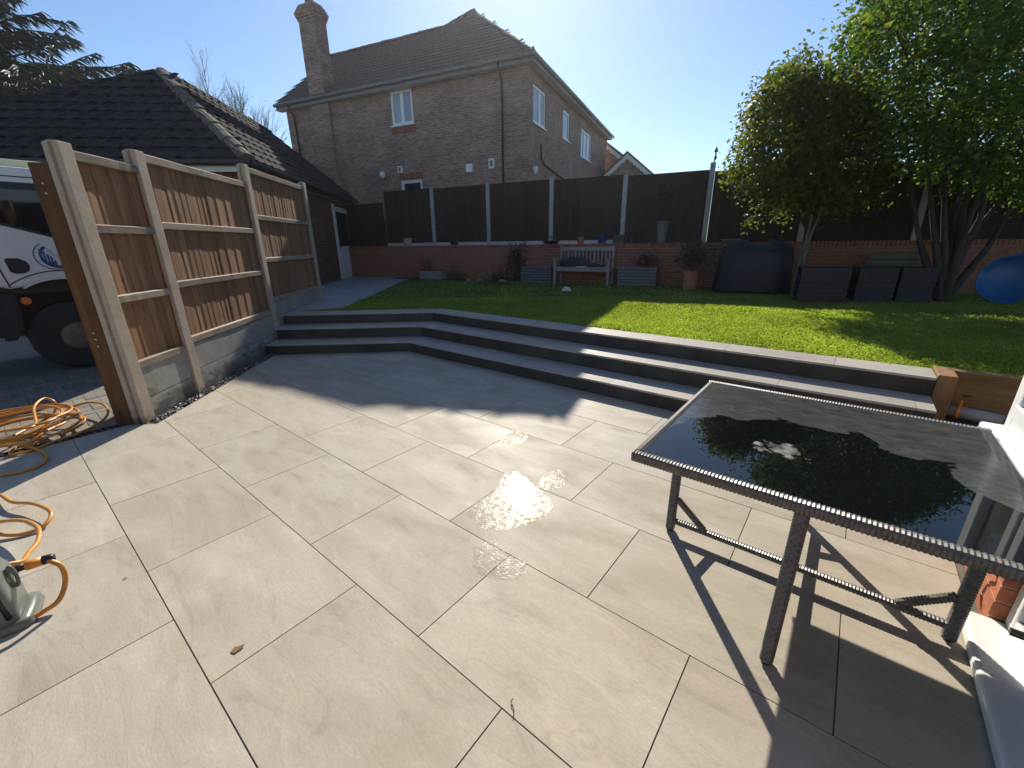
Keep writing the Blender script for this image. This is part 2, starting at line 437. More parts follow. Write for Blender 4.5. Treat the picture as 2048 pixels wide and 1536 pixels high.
M['hose'] = pm('orange_hose', (0.50, 0.205, 0.025), (0.60, 0.28, 0.045), 18, 0.38, 0.15, 0.002, rand=0)
M['connect'] = pm('orange_connector', (0.65, 0.23, 0.02), (0.72, 0.28, 0.03), 10, 0.35, 0, rand=0)
M['greyplastic'] = pm('grey_plastic', (0.12, 0.133, 0.125), (0.17, 0.185, 0.172), 6, 0.33, 0.08, 0.004, rand=0)
M['pvcgrey'] = pm('grey_pipe', (0.30, 0.30, 0.29), (0.38, 0.38, 0.37), 8, 0.45, 0)
M['steel'] = pm('steel', (0.45, 0.45, 0.45), (0.6, 0.6, 0.58), 15, 0.3, 0.1, metal=1.0)
M['pebble'] = pm('pebble', (0.10, 0.10, 0.10), (0.48, 0.47, 0.45), 16, 0.6, 0.2, lo=0.35, hi=0.65)
M['terra'] = pm('terracotta', (0.33, 0.12, 0.065), (0.43, 0.18, 0.10), 10, 0.8, 0.3)
M['benchw'] = wood('bench_timber', (0.27, 0.25, 0.235), (0.38, 0.355, 0.335), (0.12, 0.10, 0.09), 0, 8)
M['darktimber'] = wood('old_board', (0.12, 0.115, 0.10), (0.19, 0.18, 0.16), (0.05, 0.04, 0.035), 0, 8)
M['galv'] = pm('grey_slat', (0.10, 0.105, 0.115), (0.15, 0.155, 0.165), 8, 0.55, 0.2)
M['cloth'] = pm('dark_cloth', (0.022, 0.022, 0.026), (0.045, 0.045, 0.05), 20, 0.9, 0.5, 0.01)
M['cover'] = pm('cover_fabric', (0.006, 0.009, 0.018), (0.012, 0.017, 0.03), 20, 0.55, 0.3, 0.01)
M['poolblue'] = pm('blue_pool_plastic', (0.022, 0.11, 0.28), (0.03, 0.14, 0.34), 3, 0.35, 0.05, rand=0)
M['darkcrate'] = pm('dark_crate', (0.012, 0.012, 0.016), (0.028, 0.028, 0.034), 10, 0.6, 0.2)
M['stone'] = pm('stone', (0.17, 0.16, 0.15), (0.33, 0.31, 0.28), 12, 0.85, 0.5)
M['bark'] = pm('bark', (0.03, 0.024, 0.018), (0.075, 0.06, 0.047), 14, 0.95, 0.9, 0.02, stretch=(1, 1, 0.3), rand=0)
M['barkp'] = pm('pale_bark', (0.10, 0.095, 0.07), (0.24, 0.23, 0.17), 12, 0.9, 0.7, 0.01, stretch=(1, 1, 0.3), rand=0)
M['leaf1'] = leaf_mat('maple_leaf', (0.045, 0.075, 0.014), (0.085, 0.115, 0.02), (0.19, 0.165, 0.04), 0.5)
M['leaf2'] = leaf_mat('tree_leaf', (0.048, 0.092, 0.018), (0.085, 0.14, 0.026), (0.18, 0.20, 0.045), 0.5)
M['leaf3'] = leaf_mat('shrub_leaf', (0.02, 0.045, 0.012), (0.04, 0.075, 0.02), (0.07, 0.11, 0.03), 0.3)
M['needle'] = leaf_mat('cedar_needle', (0.016, 0.026, 0.018), (0.028, 0.042, 0.028), (0.05, 0.06, 0.035), 0.15)
M['heather'] = leaf_mat('heather', (0.09, 0.03, 0.04), (0.13, 0.05, 0.06), (0.06, 0.06, 0.03), 0.3)
M['bluepot'] = pm('blue_glaze', (0.02, 0.03, 0.12), (0.03, 0.045, 0.17), 8, 0.25, 0)
M['pinkpot'] = pm('pink_pot', (0.42, 0.26, 0.24), (0.55, 0.36, 0.34), 20, 0.6, 0)
M['block'] = pm('drive_block', (0.155, 0.135, 0.11), (0.25, 0.225, 0.19), 20, 0.85, 0.5, 0.004, rand=0.2)
M['drainbar'] = pm('drain_plastic', (0.04, 0.04, 0.042), (0.075, 0.075, 0.078), 20, 0.4, 0.1)
M['sand'] = pm('jointing_sand', (0.33, 0.29, 0.23), (0.45, 0.40, 0.33), 40, 0.95, 0.4, 0.003, rand=0)
def weave_mat():
    m, N, L, b = newmat('grey_rattan')
    mp = nmap(N, L, 70.0, rnd=False); ch = N.new('ShaderNodeTexChecker'); ch.inputs['Scale'].default_value = 1.0
    L.new(mp.outputs[0], ch.inputs['Vector'])
    mp2 = nmap(N, L, 30.0, rnd=False); t = noise(N, L, mp2, 3)
    r = ramp(N, L, t.outputs[0], [(0.3, (0.055, 0.048, 0.042)), (0.7, (0.115, 0.10, 0.09))])
    c = mixc(N, L, mixc(N, L, 1.0, ch.outputs['Fac'], (0.5, 0.5, 0.5), 'MULTIPLY'), r.outputs[0], (0.16, 0.145, 0.13))
    L.new(c, b.inputs['Base Color']); b.inputs['Roughness'].default_value = 0.38; b.inputs['Specular IOR Level'].default_value = 0.6
    bump(N, L, ch.outputs['Fac'], b, 0.5, 0.003)
    return m
M['rattan'] = weave_mat()
def tabletop_mat():
    """black glass: dusty where dry, clear and mirror-like where water lies"""
    m, N, L, b = newmat('black_table_glass')
    tc = N.new('ShaderNodeTexCoord'); sx = N.new('ShaderNodeSeparateXYZ'); L.new(tc.outputs['Object'], sx.inputs[0])
    # water lies towards the front corner: edge runs diagonally, wandering
    mp = N.new('ShaderNodeMapping'); mp.inputs['Scale'].default_value = (4.2, 4.2, 4.2); mp.inputs['Location'].default_value = (0.35, 2.1, 0); L.new(tc.outputs['Object'], mp.inputs[0])
    t = noise(N, L, mp, 5, 0.5, 0.4)
    mp3 = N.new('ShaderNodeMapping'); mp3.inputs['Scale'].default_value = (13, 13, 13); L.new(tc.outputs['Object'], mp3.inputs[0]); t3 = noise(N, L, mp3, 5, 0.6)
    def mth(op, a, bb):
        n = N.new('ShaderNodeMath'); n.operation = op
        for i, v in enumerate((a, bb)):
            if isinstance(v, (int, float)): n.inputs[i].default_value = v
            else: L.new(v, n.inputs[i])
        return n.outputs[0]
    # distance from a centre below the middle of the front edge, in table metres
    dx = mth('ADD', sx.outputs[0], 0.02); dy = mth('ADD', sx.outputs[1], 0.44)
    ax = mth('DIVIDE', mth('ADD', mth('MULTIPLY', dx, 0.99), mth('MULTIPLY', dy, 0.12)), 0.62)
    ay = mth('DIVIDE', mth('SUBTRACT', mth('MULTIPLY', dy, 0.99), mth('MULTIPLY', dx, 0.12)), 0.60)
    q = mth('SQRT', mth('ADD', mth('MULTIPLY', ax, ax), mth('MULTIPLY', ay, ay)), 0)
    w = mth('SUBTRACT', mth('ADD', q, mth('MULTIPLY', mth('SUBTRACT', t.outputs[0], 0.5), 0.95)), 0.97)
    ix = mth('ADD', sx.outputs[0], 0.10); iy = mth('ADD', sx.outputs[1], 0.19)
    iq = mth('SQRT', mth('ADD', mth('MULTIPLY', ix, ix), mth('MULTIPLY', mth('MULTIPLY', iy, iy), 1.6)), 0)
    isl = mth('SUBTRACT', mth('ADD', 0.078, mth('MULTIPLY', mth('SUBTRACT', t3.outputs[0], 0.5), 0.34)), iq)
    w = mth('MAXIMUM', w, mth('MULTIPLY', isl, 3.0))
    rw = ramp(N, L, w, [(0.0, (1, 1, 1)), (0.018, (0, 0, 0))])          # 1 = wet
    mpd = nmap(N, L, 9.0, (1, 2.2, 1), rnd=False, rot=(0, 0, 0.5)); td = noise(N, L, mpd, 9, 0.7, 0.6)
    rd = ramp(N, L, td.outputs[0], [(0.30, (0.026, 0.026, 0.026)), (0.70, (0.088, 0.087, 0.083))])
    mpe = nmap(N, L, 55.0, (1, 3, 1), rnd=False, rot=(0, 0, 0.8)); te = noise(N, L, mpe, 5)
    re = ramp(N, L, te.outputs[0], [(0.35, (0.8, 0.8, 0.8)), (0.7, (1.18, 1.18, 1.18))])
    dust = mixc(N, L, 1.0, rd.outputs[0], re.outputs[0], 'MULTIPLY')
    c = mixc(N, L, rw.outputs[0], dust, (0.004, 0.005, 0.006))
    ri = ramp(N, L, isl, [(0.0, (0, 0, 0)), (0.03, (1, 1, 1))]); spk = ramp(N, L, t3.outputs[0], [(0.4, (0.06, 0.058, 0.05)), (0.65, (0.34, 0.33, 0.30))])
    c = mixc(N, L, ri.outputs[0], c, spk.outputs[0])
    L.new(c, b.inputs['Base Color'])
    rr = mixc(N, L, rw.outputs[0], (0.20, 0.20, 0.20), (0.012, 0.012, 0.012)); L.new(rr, b.inputs['Roughness'])
    b.inputs['Specular IOR Level'].default_value = 0.5
    return m
M['tabletop'] = tabletop_mat()
def water_mat():
    """thin film of water: clear, mirror-like at a glance, broken by the tile grain"""
    m, N, L, b = newmat('water_film'); N.remove(b)
    mp = nmap(N, L, 75.0, (1, 1, 1), rnd=False); t = noise(N, L, mp, 3, 0.6)
    mp2 = nmap(N, L, 26.0, rnd=False); t2 = noise(N, L, mp2, 6, 0.7)
    n1 = bump(N, L, t.outputs[0], None, 0.45, 0.003)
    tr = N.new('ShaderNodeBsdfTransparent'); tr.inputs[0].default_value = (0.90, 0.885, 0.865, 1)
    gl = N.new('ShaderNodeBsdfGlossy'); gl.inputs['Roughness'].default_value = 0.19; L.new(n1, gl.inputs['Normal'])
    g2 = N.new('ShaderNodeBsdfGlossy'); g2.inputs['Roughness'].default_value = 0.06
    r = ramp(N, L, t2.outputs[0], [(0.40, (0.0, 0.0, 0.0)), (0.64, (0.014, 0.014, 0.014))])
    mx1 = N.new('ShaderNodeMixShader'); L.new(r.outputs[0], mx1.inputs[0]); L.new(tr.outputs[0], mx1.inputs[1]); L.new(gl.outputs[0], mx1.inputs[2])
    r2 = ramp(N, L, t2.outputs[0], [(0.36, (0.0, 0.0, 0.0)), (0.50, (0.03, 0.03, 0.03))])
    mx = N.new('ShaderNodeMixShader'); L.new(r2.outputs[0], mx.inputs[0]); L.new(mx1.outputs[0], mx.inputs[1]); L.new(g2.outputs[0], mx.inputs[2])
    L.new(mx.outputs[0], N['Material Output'].inputs['Surface'])
    return m
M['water'] = water_mat()

# ==================================================================== THE SETTING
# ---- ground sheets
mk('ground', [(-90, -40, -0.25), (90, -40, -0.25), (90, 110, -0.25), (-90, 110, -0.25)], [(0, 1, 2, 3)], M['ground'])['kind'] = 'structure'

# lines of the garden
FD = Vector((-0.0971, 0.9953, 0)); FR = Vector((0.9953, 0.0971, 0)); F0 = Vector((-3.36, 3.55, 0))      # left fence
def FP(s, o, z=0.0): return F0 + FD * s + FR * o + ZD * z
BD = Vector((math.cos(R(-25.5)), math.sin(R(-25.5)), 0)); BN = Vector((-BD.y, BD.x, 0)); B0 = Vector((-2.40, 13.90, 0))  # back fence
def BP(s, o, z=0.0): return B0 + BD * s + BN * o + ZD * z
Z1, Z2, Z3 = 0.155, 0.322, 0.48
E1 = Vector((math.cos(R(2.65)), math.sin(R(2.65)), 0)); N1 = Vector((-E1.y, E1.x, 0)); C0 = Vector((-1.528, 6.093, 0))
N2 = VD; E2 = UD
def corner(k):
    a = N1.dot(C0) + k; b = N2.dot(C0) + k
    det = N1.x * N2.y - N1.y * N2.x
    return Vector(((a * N2.y - N1.y * b) / det, (N1.x * b - a * N2.x) / det, 0))
def left_end(k):       # where the step line k meets the fence face
    c = corner(k); t = (F0.dot(FR) - c.dot(FR)) / E1.dot(FR); return c + E1 * t
UEND = 0.655
def right_end(k):
    c = corner(k); return c + E2 * (UEND - c.dot(UD))

# ---- patio: every tile its own piece, dark joint bed below
patio = mk('patio', [UV(-9, -3.2, -0.004), UV(0.9, -3.2, -0.004), UV(0.9, 4.6, -0.004), UV(-4.9, 4.6, -0.004), UV(-6.6, 2.6, -0.004), UV(-4.93, 1.0, -0.004), UV(-4.93, -3.2, -0.004)][1:], [(0, 1, 2, 3, 4, 5)], M['grout'])
patio['kind'] = 'structure'
TW, TL, V0, GAP = 0.6, 0.8987, 0.151, 0.0024
fence_d = F0.dot(FR) + 0.10
splitd = F0.dot(FD) - 0.06
nL, nR = N1, N2
tile_cache = {}
for k in range(-6, 9):
    off = -3.815 if k % 2 else -3.366
    for j in range(-6, 8):
        u0 = off + j * TL + GAP; u1 = off + (j + 1) * TL - GAP; v0 = V0 + k * TW + GAP; v1 = V0 + (k + 1) * TW - GAP
        if u1 < -7.5 or u0 > UEND: continue
        rect = [UV(u0, v0), UV(u1, v0), UV(u1, v1), UV(u0, v1)]
        rect = [(p.x, p.y) for p in rect]
        # house wall on the right, step base at the back
        p = clip(rect, (-UD.x, -UD.y), -UEND)
        p = clip(p, (-N2.x, -N2.y), -(N2.dot(C0) + 0.03)) if p else p
        p = clip(p, (-N1.x, -N1.y), -(N1.dot(C0) + 0.03)) if p else p
        if not p: continue
        a = clip(p, (FD.x, FD.y), splitd); b = clip(p, (-FD.x, -FD.y), -splitd)
        a = clip(a, (FR.x, FR.y), fence_d) if a else a
        b = clip(b, (UD.x, UD.y), -4.90) if b else b
        polys = [q for q in (a, b) if area2(q) > 0.002]
        if not polys: continue
        c = UV((u0 + u1) / 2, (v0 + v1) / 2)
        full = len(polys) == 1 and abs(area2(polys[0]) - (u1 - u0) * (v1 - v0)) < 1e-5
        ang = math.atan2(UD.y, UD.x)
        Mx = Matrix.Translation(c) @ Matrix.Rotation(ang + (math.pi if random.random() < 0.5 else 0), 4, 'Z')
        if full and 'full' in tile_cache:
            me = tile_cache['full']
        else:
            mb = MB(); inv = Mx.inverted()
            for q in polys:
                mb.prism([tuple((inv @ Vector((x, y, 0)))[:2]) for x, y in q], -0.02, 0.0)
            me = mesh('paving_tile', mb.V, mb.F, M['tile'])
            if full: tile_cache['full'] = me
        o = link('paving_tile', me, patio, M=Mx @ Matrix.Translation((0, 0, random.uniform(-0.0006, 0.0006))))

# ---- garden steps: tread and riser tiles
steps = empty('garden_steps', None, None, C0, kind='structure')
K = [0.0, 0.365, 0.74]; ZS = [0.0, Z1, Z2, Z3]; BACK = [0.365 + 0.02, 0.74 + 0.02, 1.05]
def quadline(k): return left_end(k), corner(k), right_end(k)
for i in range(3):
    z0, z1 = ZS[i], ZS[i + 1]
    l, c, r = quadline(K[i]); lo, co, ro = quadline(K[i] - 0.022); lb, cb, rb = quadline(BACK[i])
    TT = 0.02
    # core behind the tiles
    li, ci, ri = quadline(K[i] + 0.012); lbb, cbb, rbb = quadline(1.04)
    mb = MB()
    mb.prism([(p.x, p.y) for p in (li, ci, cbb, lbb)], z0 - 0.1, z1 - TT - 0.002)
    mb.prism([(p.x, p.y) for p in (ci, ri, rbb, cbb)], z0 - 0.1, z1 - TT - 0.002)
    mb.build('step_core', M['grout'], steps)
    off0 = [0.35, 0.62, 0.05][i]
    for seg in (0, 1):
        a, b, ao, bo, ab, bb, nn = ((l, c, lo, co, lb, cb, N1) if seg == 0 else (c, r, co, ro, cb, rb, N2))
        D = (b - a).normalized(); Lg = (b - a).length
        cuts = [0.0]; t = off0 if seg == 0 else (0.55, 0.3, 0.8)[i]
        while t < Lg - 0.05: cuts.append(t); t += 0.9
        cuts.append(Lg)
        for q in range(len(cuts) - 1):
            s0, s1 = cuts[q] + 0.0015, cuts[q + 1] - 0.0015
            base = a + D * ((s0 + s1) / 2) + ZD * z0
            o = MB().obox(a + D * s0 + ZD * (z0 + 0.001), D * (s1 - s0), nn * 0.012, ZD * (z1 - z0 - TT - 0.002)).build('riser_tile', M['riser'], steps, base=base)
            # tread: mitred at the corner
            f0 = ao + (bo - ao) * (s0 / Lg) if True else None
            f1 = ao + (bo - ao) * (s1 / Lg); g0 = ab + (bb - ab) * (s0 / Lg); g1 = ab + (bb - ab) * (s1 / Lg)
            if seg == 0:
                if q > 0: f0 = a + D * s0 - nn * 0.022; g0 = a + D * s0 + nn * (BACK[i] - K[i])
                if q < len(cuts) - 2: f1 = a + D * s1 - nn * 0.022; g1 = a + D * s1 + nn * (BACK[i] - K[i])
            else:
                if q > 0: f0 = a + D * s0 - nn * 0.022; g0 = a + D * s0 + nn * (BACK[i] - K[i])
                if q < len(cuts) - 2: f1 = a + D * s1 - nn * 0.022; g1 = a + D * s1 + nn * (BACK[i] - K[i])
            bb_ = Vector((base.x, base.y, z1))
            rot = Matrix.Rotation(math.atan2(D.y, D.x), 4, 'Z'); Mx = Matrix.Translation(bb_) @ rot; inv = Mx.inverted()
            mb = MB(); mb.prism([tuple((inv @ Vector((p.x, p.y, z1)))[:2]) for p in (f0, f1, g1, g0)], -TT, 0.0)
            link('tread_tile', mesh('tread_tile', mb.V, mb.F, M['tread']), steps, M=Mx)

# ---- lawn slab, path, raised ground behind the wall
lbk, cbk, rbk = quadline(1.05)
lawn_poly = [lbk + E1 * 0.85, cbk, rbk, UV(UEND, 4.90), UV(7.5, 4.90), Vector((13.5, 6.2, 0)), BP(16.5, 0.3), BP(-3.4, 0.3), at(690, 600, Z3), at(805, 561, Z3), at(760, 580, Z3), at(700, 607, Z3)]
lawn_poly = [lbk, cbk, rbk, UV(UEND, 4.90), UV(7.5, 4.90), Vector((13.5, 6.2, 0)), BP(16.5, 0.3), BP(-3.6, 0.3), Vector((-5.9, 12, 0))]
lawn = MB().prism([(p.x, p.y) for p in lawn_poly], -0.2, Z3 - 0.022).build('lawn', M['lawn'])
lawn['kind'] = 'structure'
path_edge = [at(686, 616, Z3), at(712, 603, Z3), at(742, 590, Z3), at(772, 577, Z3), at(795, 566, Z3), at(812, 560, Z3)]
path_poly = [FP(3.05, 0.0), lbk + E1 * 0.02] + [path_edge[0]] + path_edge[1:] + [path_edge[-1] + Vector((0.1, 1.2, 0)), BP(-3.3, -0.1), Vector((-5.6, 15.3, 0)), Vector((-5.30, 12, 0)), Vector((-4.95, 8.6, 0)), FP(5.2, -0.1)]
mb = MB(); n = len(path_poly)
mb.prism([(p.x, p.y) for p in path_poly], Z3 - 0.03, Z3 - 0.004)
pth = mb.build('garden_path', M['path']); pth['kind'] = 'structure'
rg = MB().prism([(p.x, p.y) for p in (BP(-40, 0.14), BP(-3.6, 0.14), BP(60, 0.14), BP(60, 70), BP(-40, 70))], -0.2, 1.44).build('raised_ground', M['ground'])
rg['kind'] = 'structure'
bed = MB().prism([(p.x, p.y) for p in (BP(-1.3, -0.65), BP(2.3, -0.45), BP(2.3, -0.06), BP(-1.3, -0.06))], 0.3, Z3 + 0.005).build('flower_bed', M['soil']); bed['kind'] = 'structure'

def inpoly(x, y, poly):
    ins = np.zeros(len(x), bool); n = len(poly); j = n - 1
    for i in range(n):
        xi, yi = poly[i][0], poly[i][1]; xj, yj = poly[j][0], poly[j][1]
        c = ((yi > y) != (yj > y)) & (x < (xj - xi) * (y - yi) / (yj - yi + 1e-12) + xi)
        ins ^= c; j = i
    return ins
def grass():
    grow = [Vector((lbk.x, lbk.y, 0)) , cbk, rbk, UV(UEND + 0.02, 4.86), UV(7.4, 4.95), Vector((13, 6.4, 0)), BP(16, -0.1), BP(-3.4, -0.1), Vector((-5.5, 12, 0))]
    gp = [(p.x, p.y) for p in grow]; pp = [(p.x, p.y) for p in path_poly]; bp_ = [(p.x, p.y) for p in (BP(-1.3, -0.62), BP(2.3, -0.42), BP(2.3, 0.1), BP(-1.3, 0.1))]
    X = []; Y = []
    for (x0, x1, y0, y1, n) in ((-0.5, 6.0, 2.8, 6.3, 190000), (-3.5, 7.5, 6.3, 8.6, 130000), (-5.5, 11, 8.6, 15.5, 90000), (6.0, 12.5, 2.0, 6.3, 60000), (7.5, 12.5, 6.3, 8.6, 30000)):
        x = NR.uniform(x0, x1, n); y = NR.uniform(y0, y1, n)
        k = inpoly(x, y, gp) & ~inpoly(x, y, pp) & ~inpoly(x, y, bp_)
        X.append(x[k]); Y.append(y[k])
    x = np.concatenate(X); y = np.concatenate(Y); n = len(x)
    h = NR.uniform(0.022, 0.055, n) * (1 + 0.25 * np.sin(x * 2.1 + y) * np.sin(y * 1.7 - x)); wd = NR.uniform(0.0018, 0.0036, n) * (1 + (y > 7) * 0.8)
    th = NR.uniform(0, 2 * np.pi, n); le = NR.uniform(0.15, 0.9, n); la = NR.uniform(0, 2 * np.pi, n)
    z = Z3 - 0.024
    V = np.zeros((n, 4, 3), np.float32)
    dx = np.cos(th) * wd; dy = np.sin(th) * wd
    V[:, 0] = np.stack([x - dx, y - dy, np.full(n, z)], 1); V[:, 1] = np.stack([x + dx, y + dy, np.full(n, z)], 1)
    mx = x + np.cos(la) * le * h * 0.35; my = y + np.sin(la) * le * h * 0.35
    V[:, 2] = np.stack([mx + dx * 0.8, my + dy * 0.8, z + h * 0.62], 1)
    V[:, 3] = np.stack([x + np.cos(la) * le * h, y + np.sin(la) * le * h, z + h * (1.0 - 0.25 * le)], 1)
    idx = (np.arange(n)[:, None] * 4 + np.array([0, 1, 2, 3])[None]).astype(np.int32)
    tri = np.concatenate([idx[:, [0, 1, 2]], idx[:, [0, 2, 3]]], 1).reshape(-1)
    me = bpy.data.meshes.new('grass')
    me.vertices.add(n * 4); me.vertices.foreach_set('co', V.reshape(-1))
    me.loops.add(len(tri)); me.loops.foreach_set('vertex_index', tri)
    nf = len(tri) // 3; me.polygons.add(nf); me.polygons.foreach_set('loop_start', np.arange(nf, dtype=np.int32) * 3)
    me.update(calc_edges=True); me.materials.append(M['grass'])
    o = link('grass', me); props(o, 'short green mown grass of the raised lawn', 'grass', kind='stuff')
grass()

# ---- driveway of concrete blocks, drain channel and pebble strip
drive = mk('driveway', [UV(-4.99, -2, -0.062), UV(-4.99, 3.0, -0.062), FP(0.2, -0.15, -0.062), FP(5.3, -0.2, -0.062), Vector((-4.9, 8.6, -0.062)), Vector((-14, 8.0, -0.062)), Vector((-14, -2, -0.062))], [tuple(range(7))], M['sand'])
drive['kind'] = 'structure'
bm_ = MB().obox((-0.098, -0.048, -0.06), (0.196, 0, 0), (0, 0.096, 0), (0, 0, 0.06))
bme = mesh('paving_block', bm_.V, bm_.F, M['block'])
bmo = bme
cnt = 0; cand = []
ang0 = math.atan2(VD.y, VD.x)
for i in range(0, 46):
    for j in range(0, 115):
        t = (i - j) % 4
        if t == 0: cu, cv, a = i + 1.0, j + 0.5, ang0 + math.pi / 2
        elif t == 3: cu, cv, a = i + 0.5, j + 1.0, ang0
        else: continue
        u = -5.03 - cu * 0.1; v = -2.5 + cv * 0.1
        w = UV(u, v)
        if u > -5.08: continue
        if (w - F0).dot(FR) > -0.30 and (w - F0).dot(FD) > 0.0: continue
        if w.y > 8.2 or w.x < -9: continue
        cand.append((w.length, w, a))
cand.sort(key=lambda t: t[0])
def seen(w):
    d = w - Vector((0, 0, CAMH)); c, s = math.cos(PITCH), math.sin(PITCH)
    zc = d.y * c - d.z * s
    return zc > 0.1 and abs(d.x / zc) < 1.30
vis = [t for t in cand if seen(t[1])]
for L_, w, a in vis[:290]:
    link('paving_block', bmo, drive, M=Matrix.Translation((w.x, w.y, -0.045 + random.uniform(-0.003, 0.003))) @ Matrix.Rotation(a + random.uniform(-0.01, 0.01), 4, 'Z'))
mb = MB()
rest = vis[290:] + [t for t in cand if not seen(t[1])]
for L_, w, a in rest[:2600]:
    ax = Vector((math.cos(a), math.sin(a), 0)); ay = Vector((-ax.y, ax.x, 0))
    mb.obox(w - ax * 0.098 - ay * 0.048 + ZD * -0.1, ax * 0.196, ay * 0.096, ZD * (0.055 + random.uniform(-0.003, 0.003)))
o = mb.build('paving_blocks', M['block'], drive); o['kind'] = 'stuff'
# drain channel along the patio edge
dr = empty('drain_channel', 'black slotted plastic drain channel along the patio edge by the drive', 'drain', UV(-4.95, 0.2, -0.03))
mb = MB(); mb.obox(UV(-5.03, -1.2, -0.06), UD * 0.012, VD * 2.3, ZD * 0.054); mb.obox(UV(-4.916, -1.2, -0.06), UD * 0.012, VD * 2.3, ZD * 0.054); mb.obox(UV(-5.03, -1.2, -0.078), UD * 0.125, VD * 2.3, ZD * 0.018)
mb.build('channel', M['black'], dr)
bar = MB().obox((-0.05, -0.010, 0), (0.10, 0, 0), (0, 0.020, 0), (0, 0, 0.012)); bar_me = mesh('grate_bar', bar.V, bar.F, M['drainbar'])
for i in range(120):
    v = -1.15 + i * 0.044
    if v > 1.08: break
    link('grate_bar', bar_me, dr, M=Matrix.Translation(UV(-4.967, v, -0.02)) @ Matrix.Rotation(math.atan2(UD.y, UD.x) + 0.3, 4, 'Z'))
# pebbles between patio and fence
mb = MB()
for i in range(1500):
    s = random.uniform(-0.02, 2.55); o_ = random.uniform(0.005, 0.10); r = random.uniform(0.008, 0.017)
    c = FP(s, o_, random.uniform(-0.012, 0.012))
    q = Quaternion((random.uniform(-1, 1), random.uniform(-1, 1), random.uniform(-1, 1), random.uniform(-1, 1))).normalized()
    V = [c + q @ Vector(v) * r for v in ((1.3, 0, 0), (-1.2, 0, 0), (0, 1, 0), (0, -1, 0), (0, 0, 0.8), (0, 0, -0.8))]
    mb.add(V, [(0, 2, 4), (2, 1, 4), (1, 3, 4), (3, 0, 4), (2, 0, 5), (1, 2, 5), (3, 1, 5), (0, 3, 5)])
def pebble_mat():
    m, N, L, b = newmat('pebbles'); g = N.new('ShaderNodeNewGeometry')
    r = ramp(N, L, g.outputs['Random Per Island'], [(0.0, (0.025, 0.025, 0.028)), (0.55, (0.08, 0.078, 0.075)), (0.88, (0.26, 0.255, 0.245)), (1.0, (0.55, 0.54, 0.52))])
    L.new(r.outputs[0], b.inputs['Base Color']); b.inputs['Roughness'].default_value = 0.6; return m
o = mb.build('pebbles', pebble_mat(), base=FP(1.2, 0.05)); props(o, 'strip of grey and white pebbles at the fence foot', 'pebbles', kind='stuff')
mk('soil_strip', [FP(-0.1, -0.02, -0.02), FP(-0.1, 0.14, -0.02), FP(2.6, 0.14, -0.02), FP(2.6, -0.02, -0.02)], [(0, 1, 2, 3)], M['soil'])['kind'] = 'structure'
# ==================================================================== LEFT FENCE
fence = empty('garden_fence', 'brown vertical board fence with concrete posts and gravel boards beside patio', 'fence', FP(2.5, -0.05, 0))
def fence_post(s0, s1, zb, zt):
    mb = MB(); w = 0.11; g = 0.028
    # H section: web with two flanges, sloped top
    sec = [(s0, 0.0), (s1, 0.0), (s1, -g - 0.012), (s1 - 0.028, -g - 0.018), (s1 - 0.028, -w + g + 0.018), (s1, -w + g + 0.012), (s1, -w), (s0, -w), (s0, -w + g + 0.012), (s0 + 0.028, -w + g + 0.018), (s0 + 0.028, -g - 0.018), (s0, -g - 0.012)]
    n = len(sec)
    V = [FP(s, o, zb) for s, o in sec] + [FP(s, o, zt - 0.012 * (abs(s - (s0 + s1) / 2) / ((s1 - s0) / 2)) - 0.012 * (o < -0.09)) for s, o in sec]
    Fc = [tuple(range(n)), tuple(range(n, 2 * n))[::-1]] + [(i, n + i, n + (i + 1) % n, (i + 1) % n) for i in range(n)]
    o = mk('post', V, Fc, M['post'], fence, base=FP((s0 + s1) / 2, -0.055, zb), recalc=True); bev(o, 0.006)
posts = [(-0.035, 0.09, -0.1, 2.305), (0.765, 0.885, -0.1, 2.395), (2.845, 2.965, -0.1, 2.615), (5.06, 5.17, 0.3, 2.665)]
for p in posts: fence_post(*p)
panels = [(0.09, 0.765, 0.485, [0.515, 1.105, 1.68, 2.215], [(-0.08, 0.195), (0.20, 0.482)]),
          (0.885, 2.845, 0.545, [0.575, 1.16, 1.735, 2.335], [(-0.08, 0.245), (0.25, 0.53)]),
          (2.965, 5.06, 0.70, [0.735, 1.33, 1.93, 2.545], [(0.30, 0.48), (0.485, 0.695)])]
def feather(w, h, tk0=0.0125, tk1=0.0075):
    return mesh('board', [(0, 0, 0), (0, w, 0), (tk1, w, 0), (tk0, 0, 0), (0, 0, h), (0, w, h), (tk1, w, h), (tk0, 0, h)], [(0, 1, 2, 3)[::-1], (4, 5, 6, 7)[::-1], (0, 1, 5, 4)[::-1], (1, 2, 6, 5)[::-1], (2, 3, 7, 6)[::-1], (3, 0, 4, 7)[::-1]], M['board'])
rotF = Matrix.Rotation(math.atan2(FD.y, FD.x) - math.pi / 2, 4, 'Z')
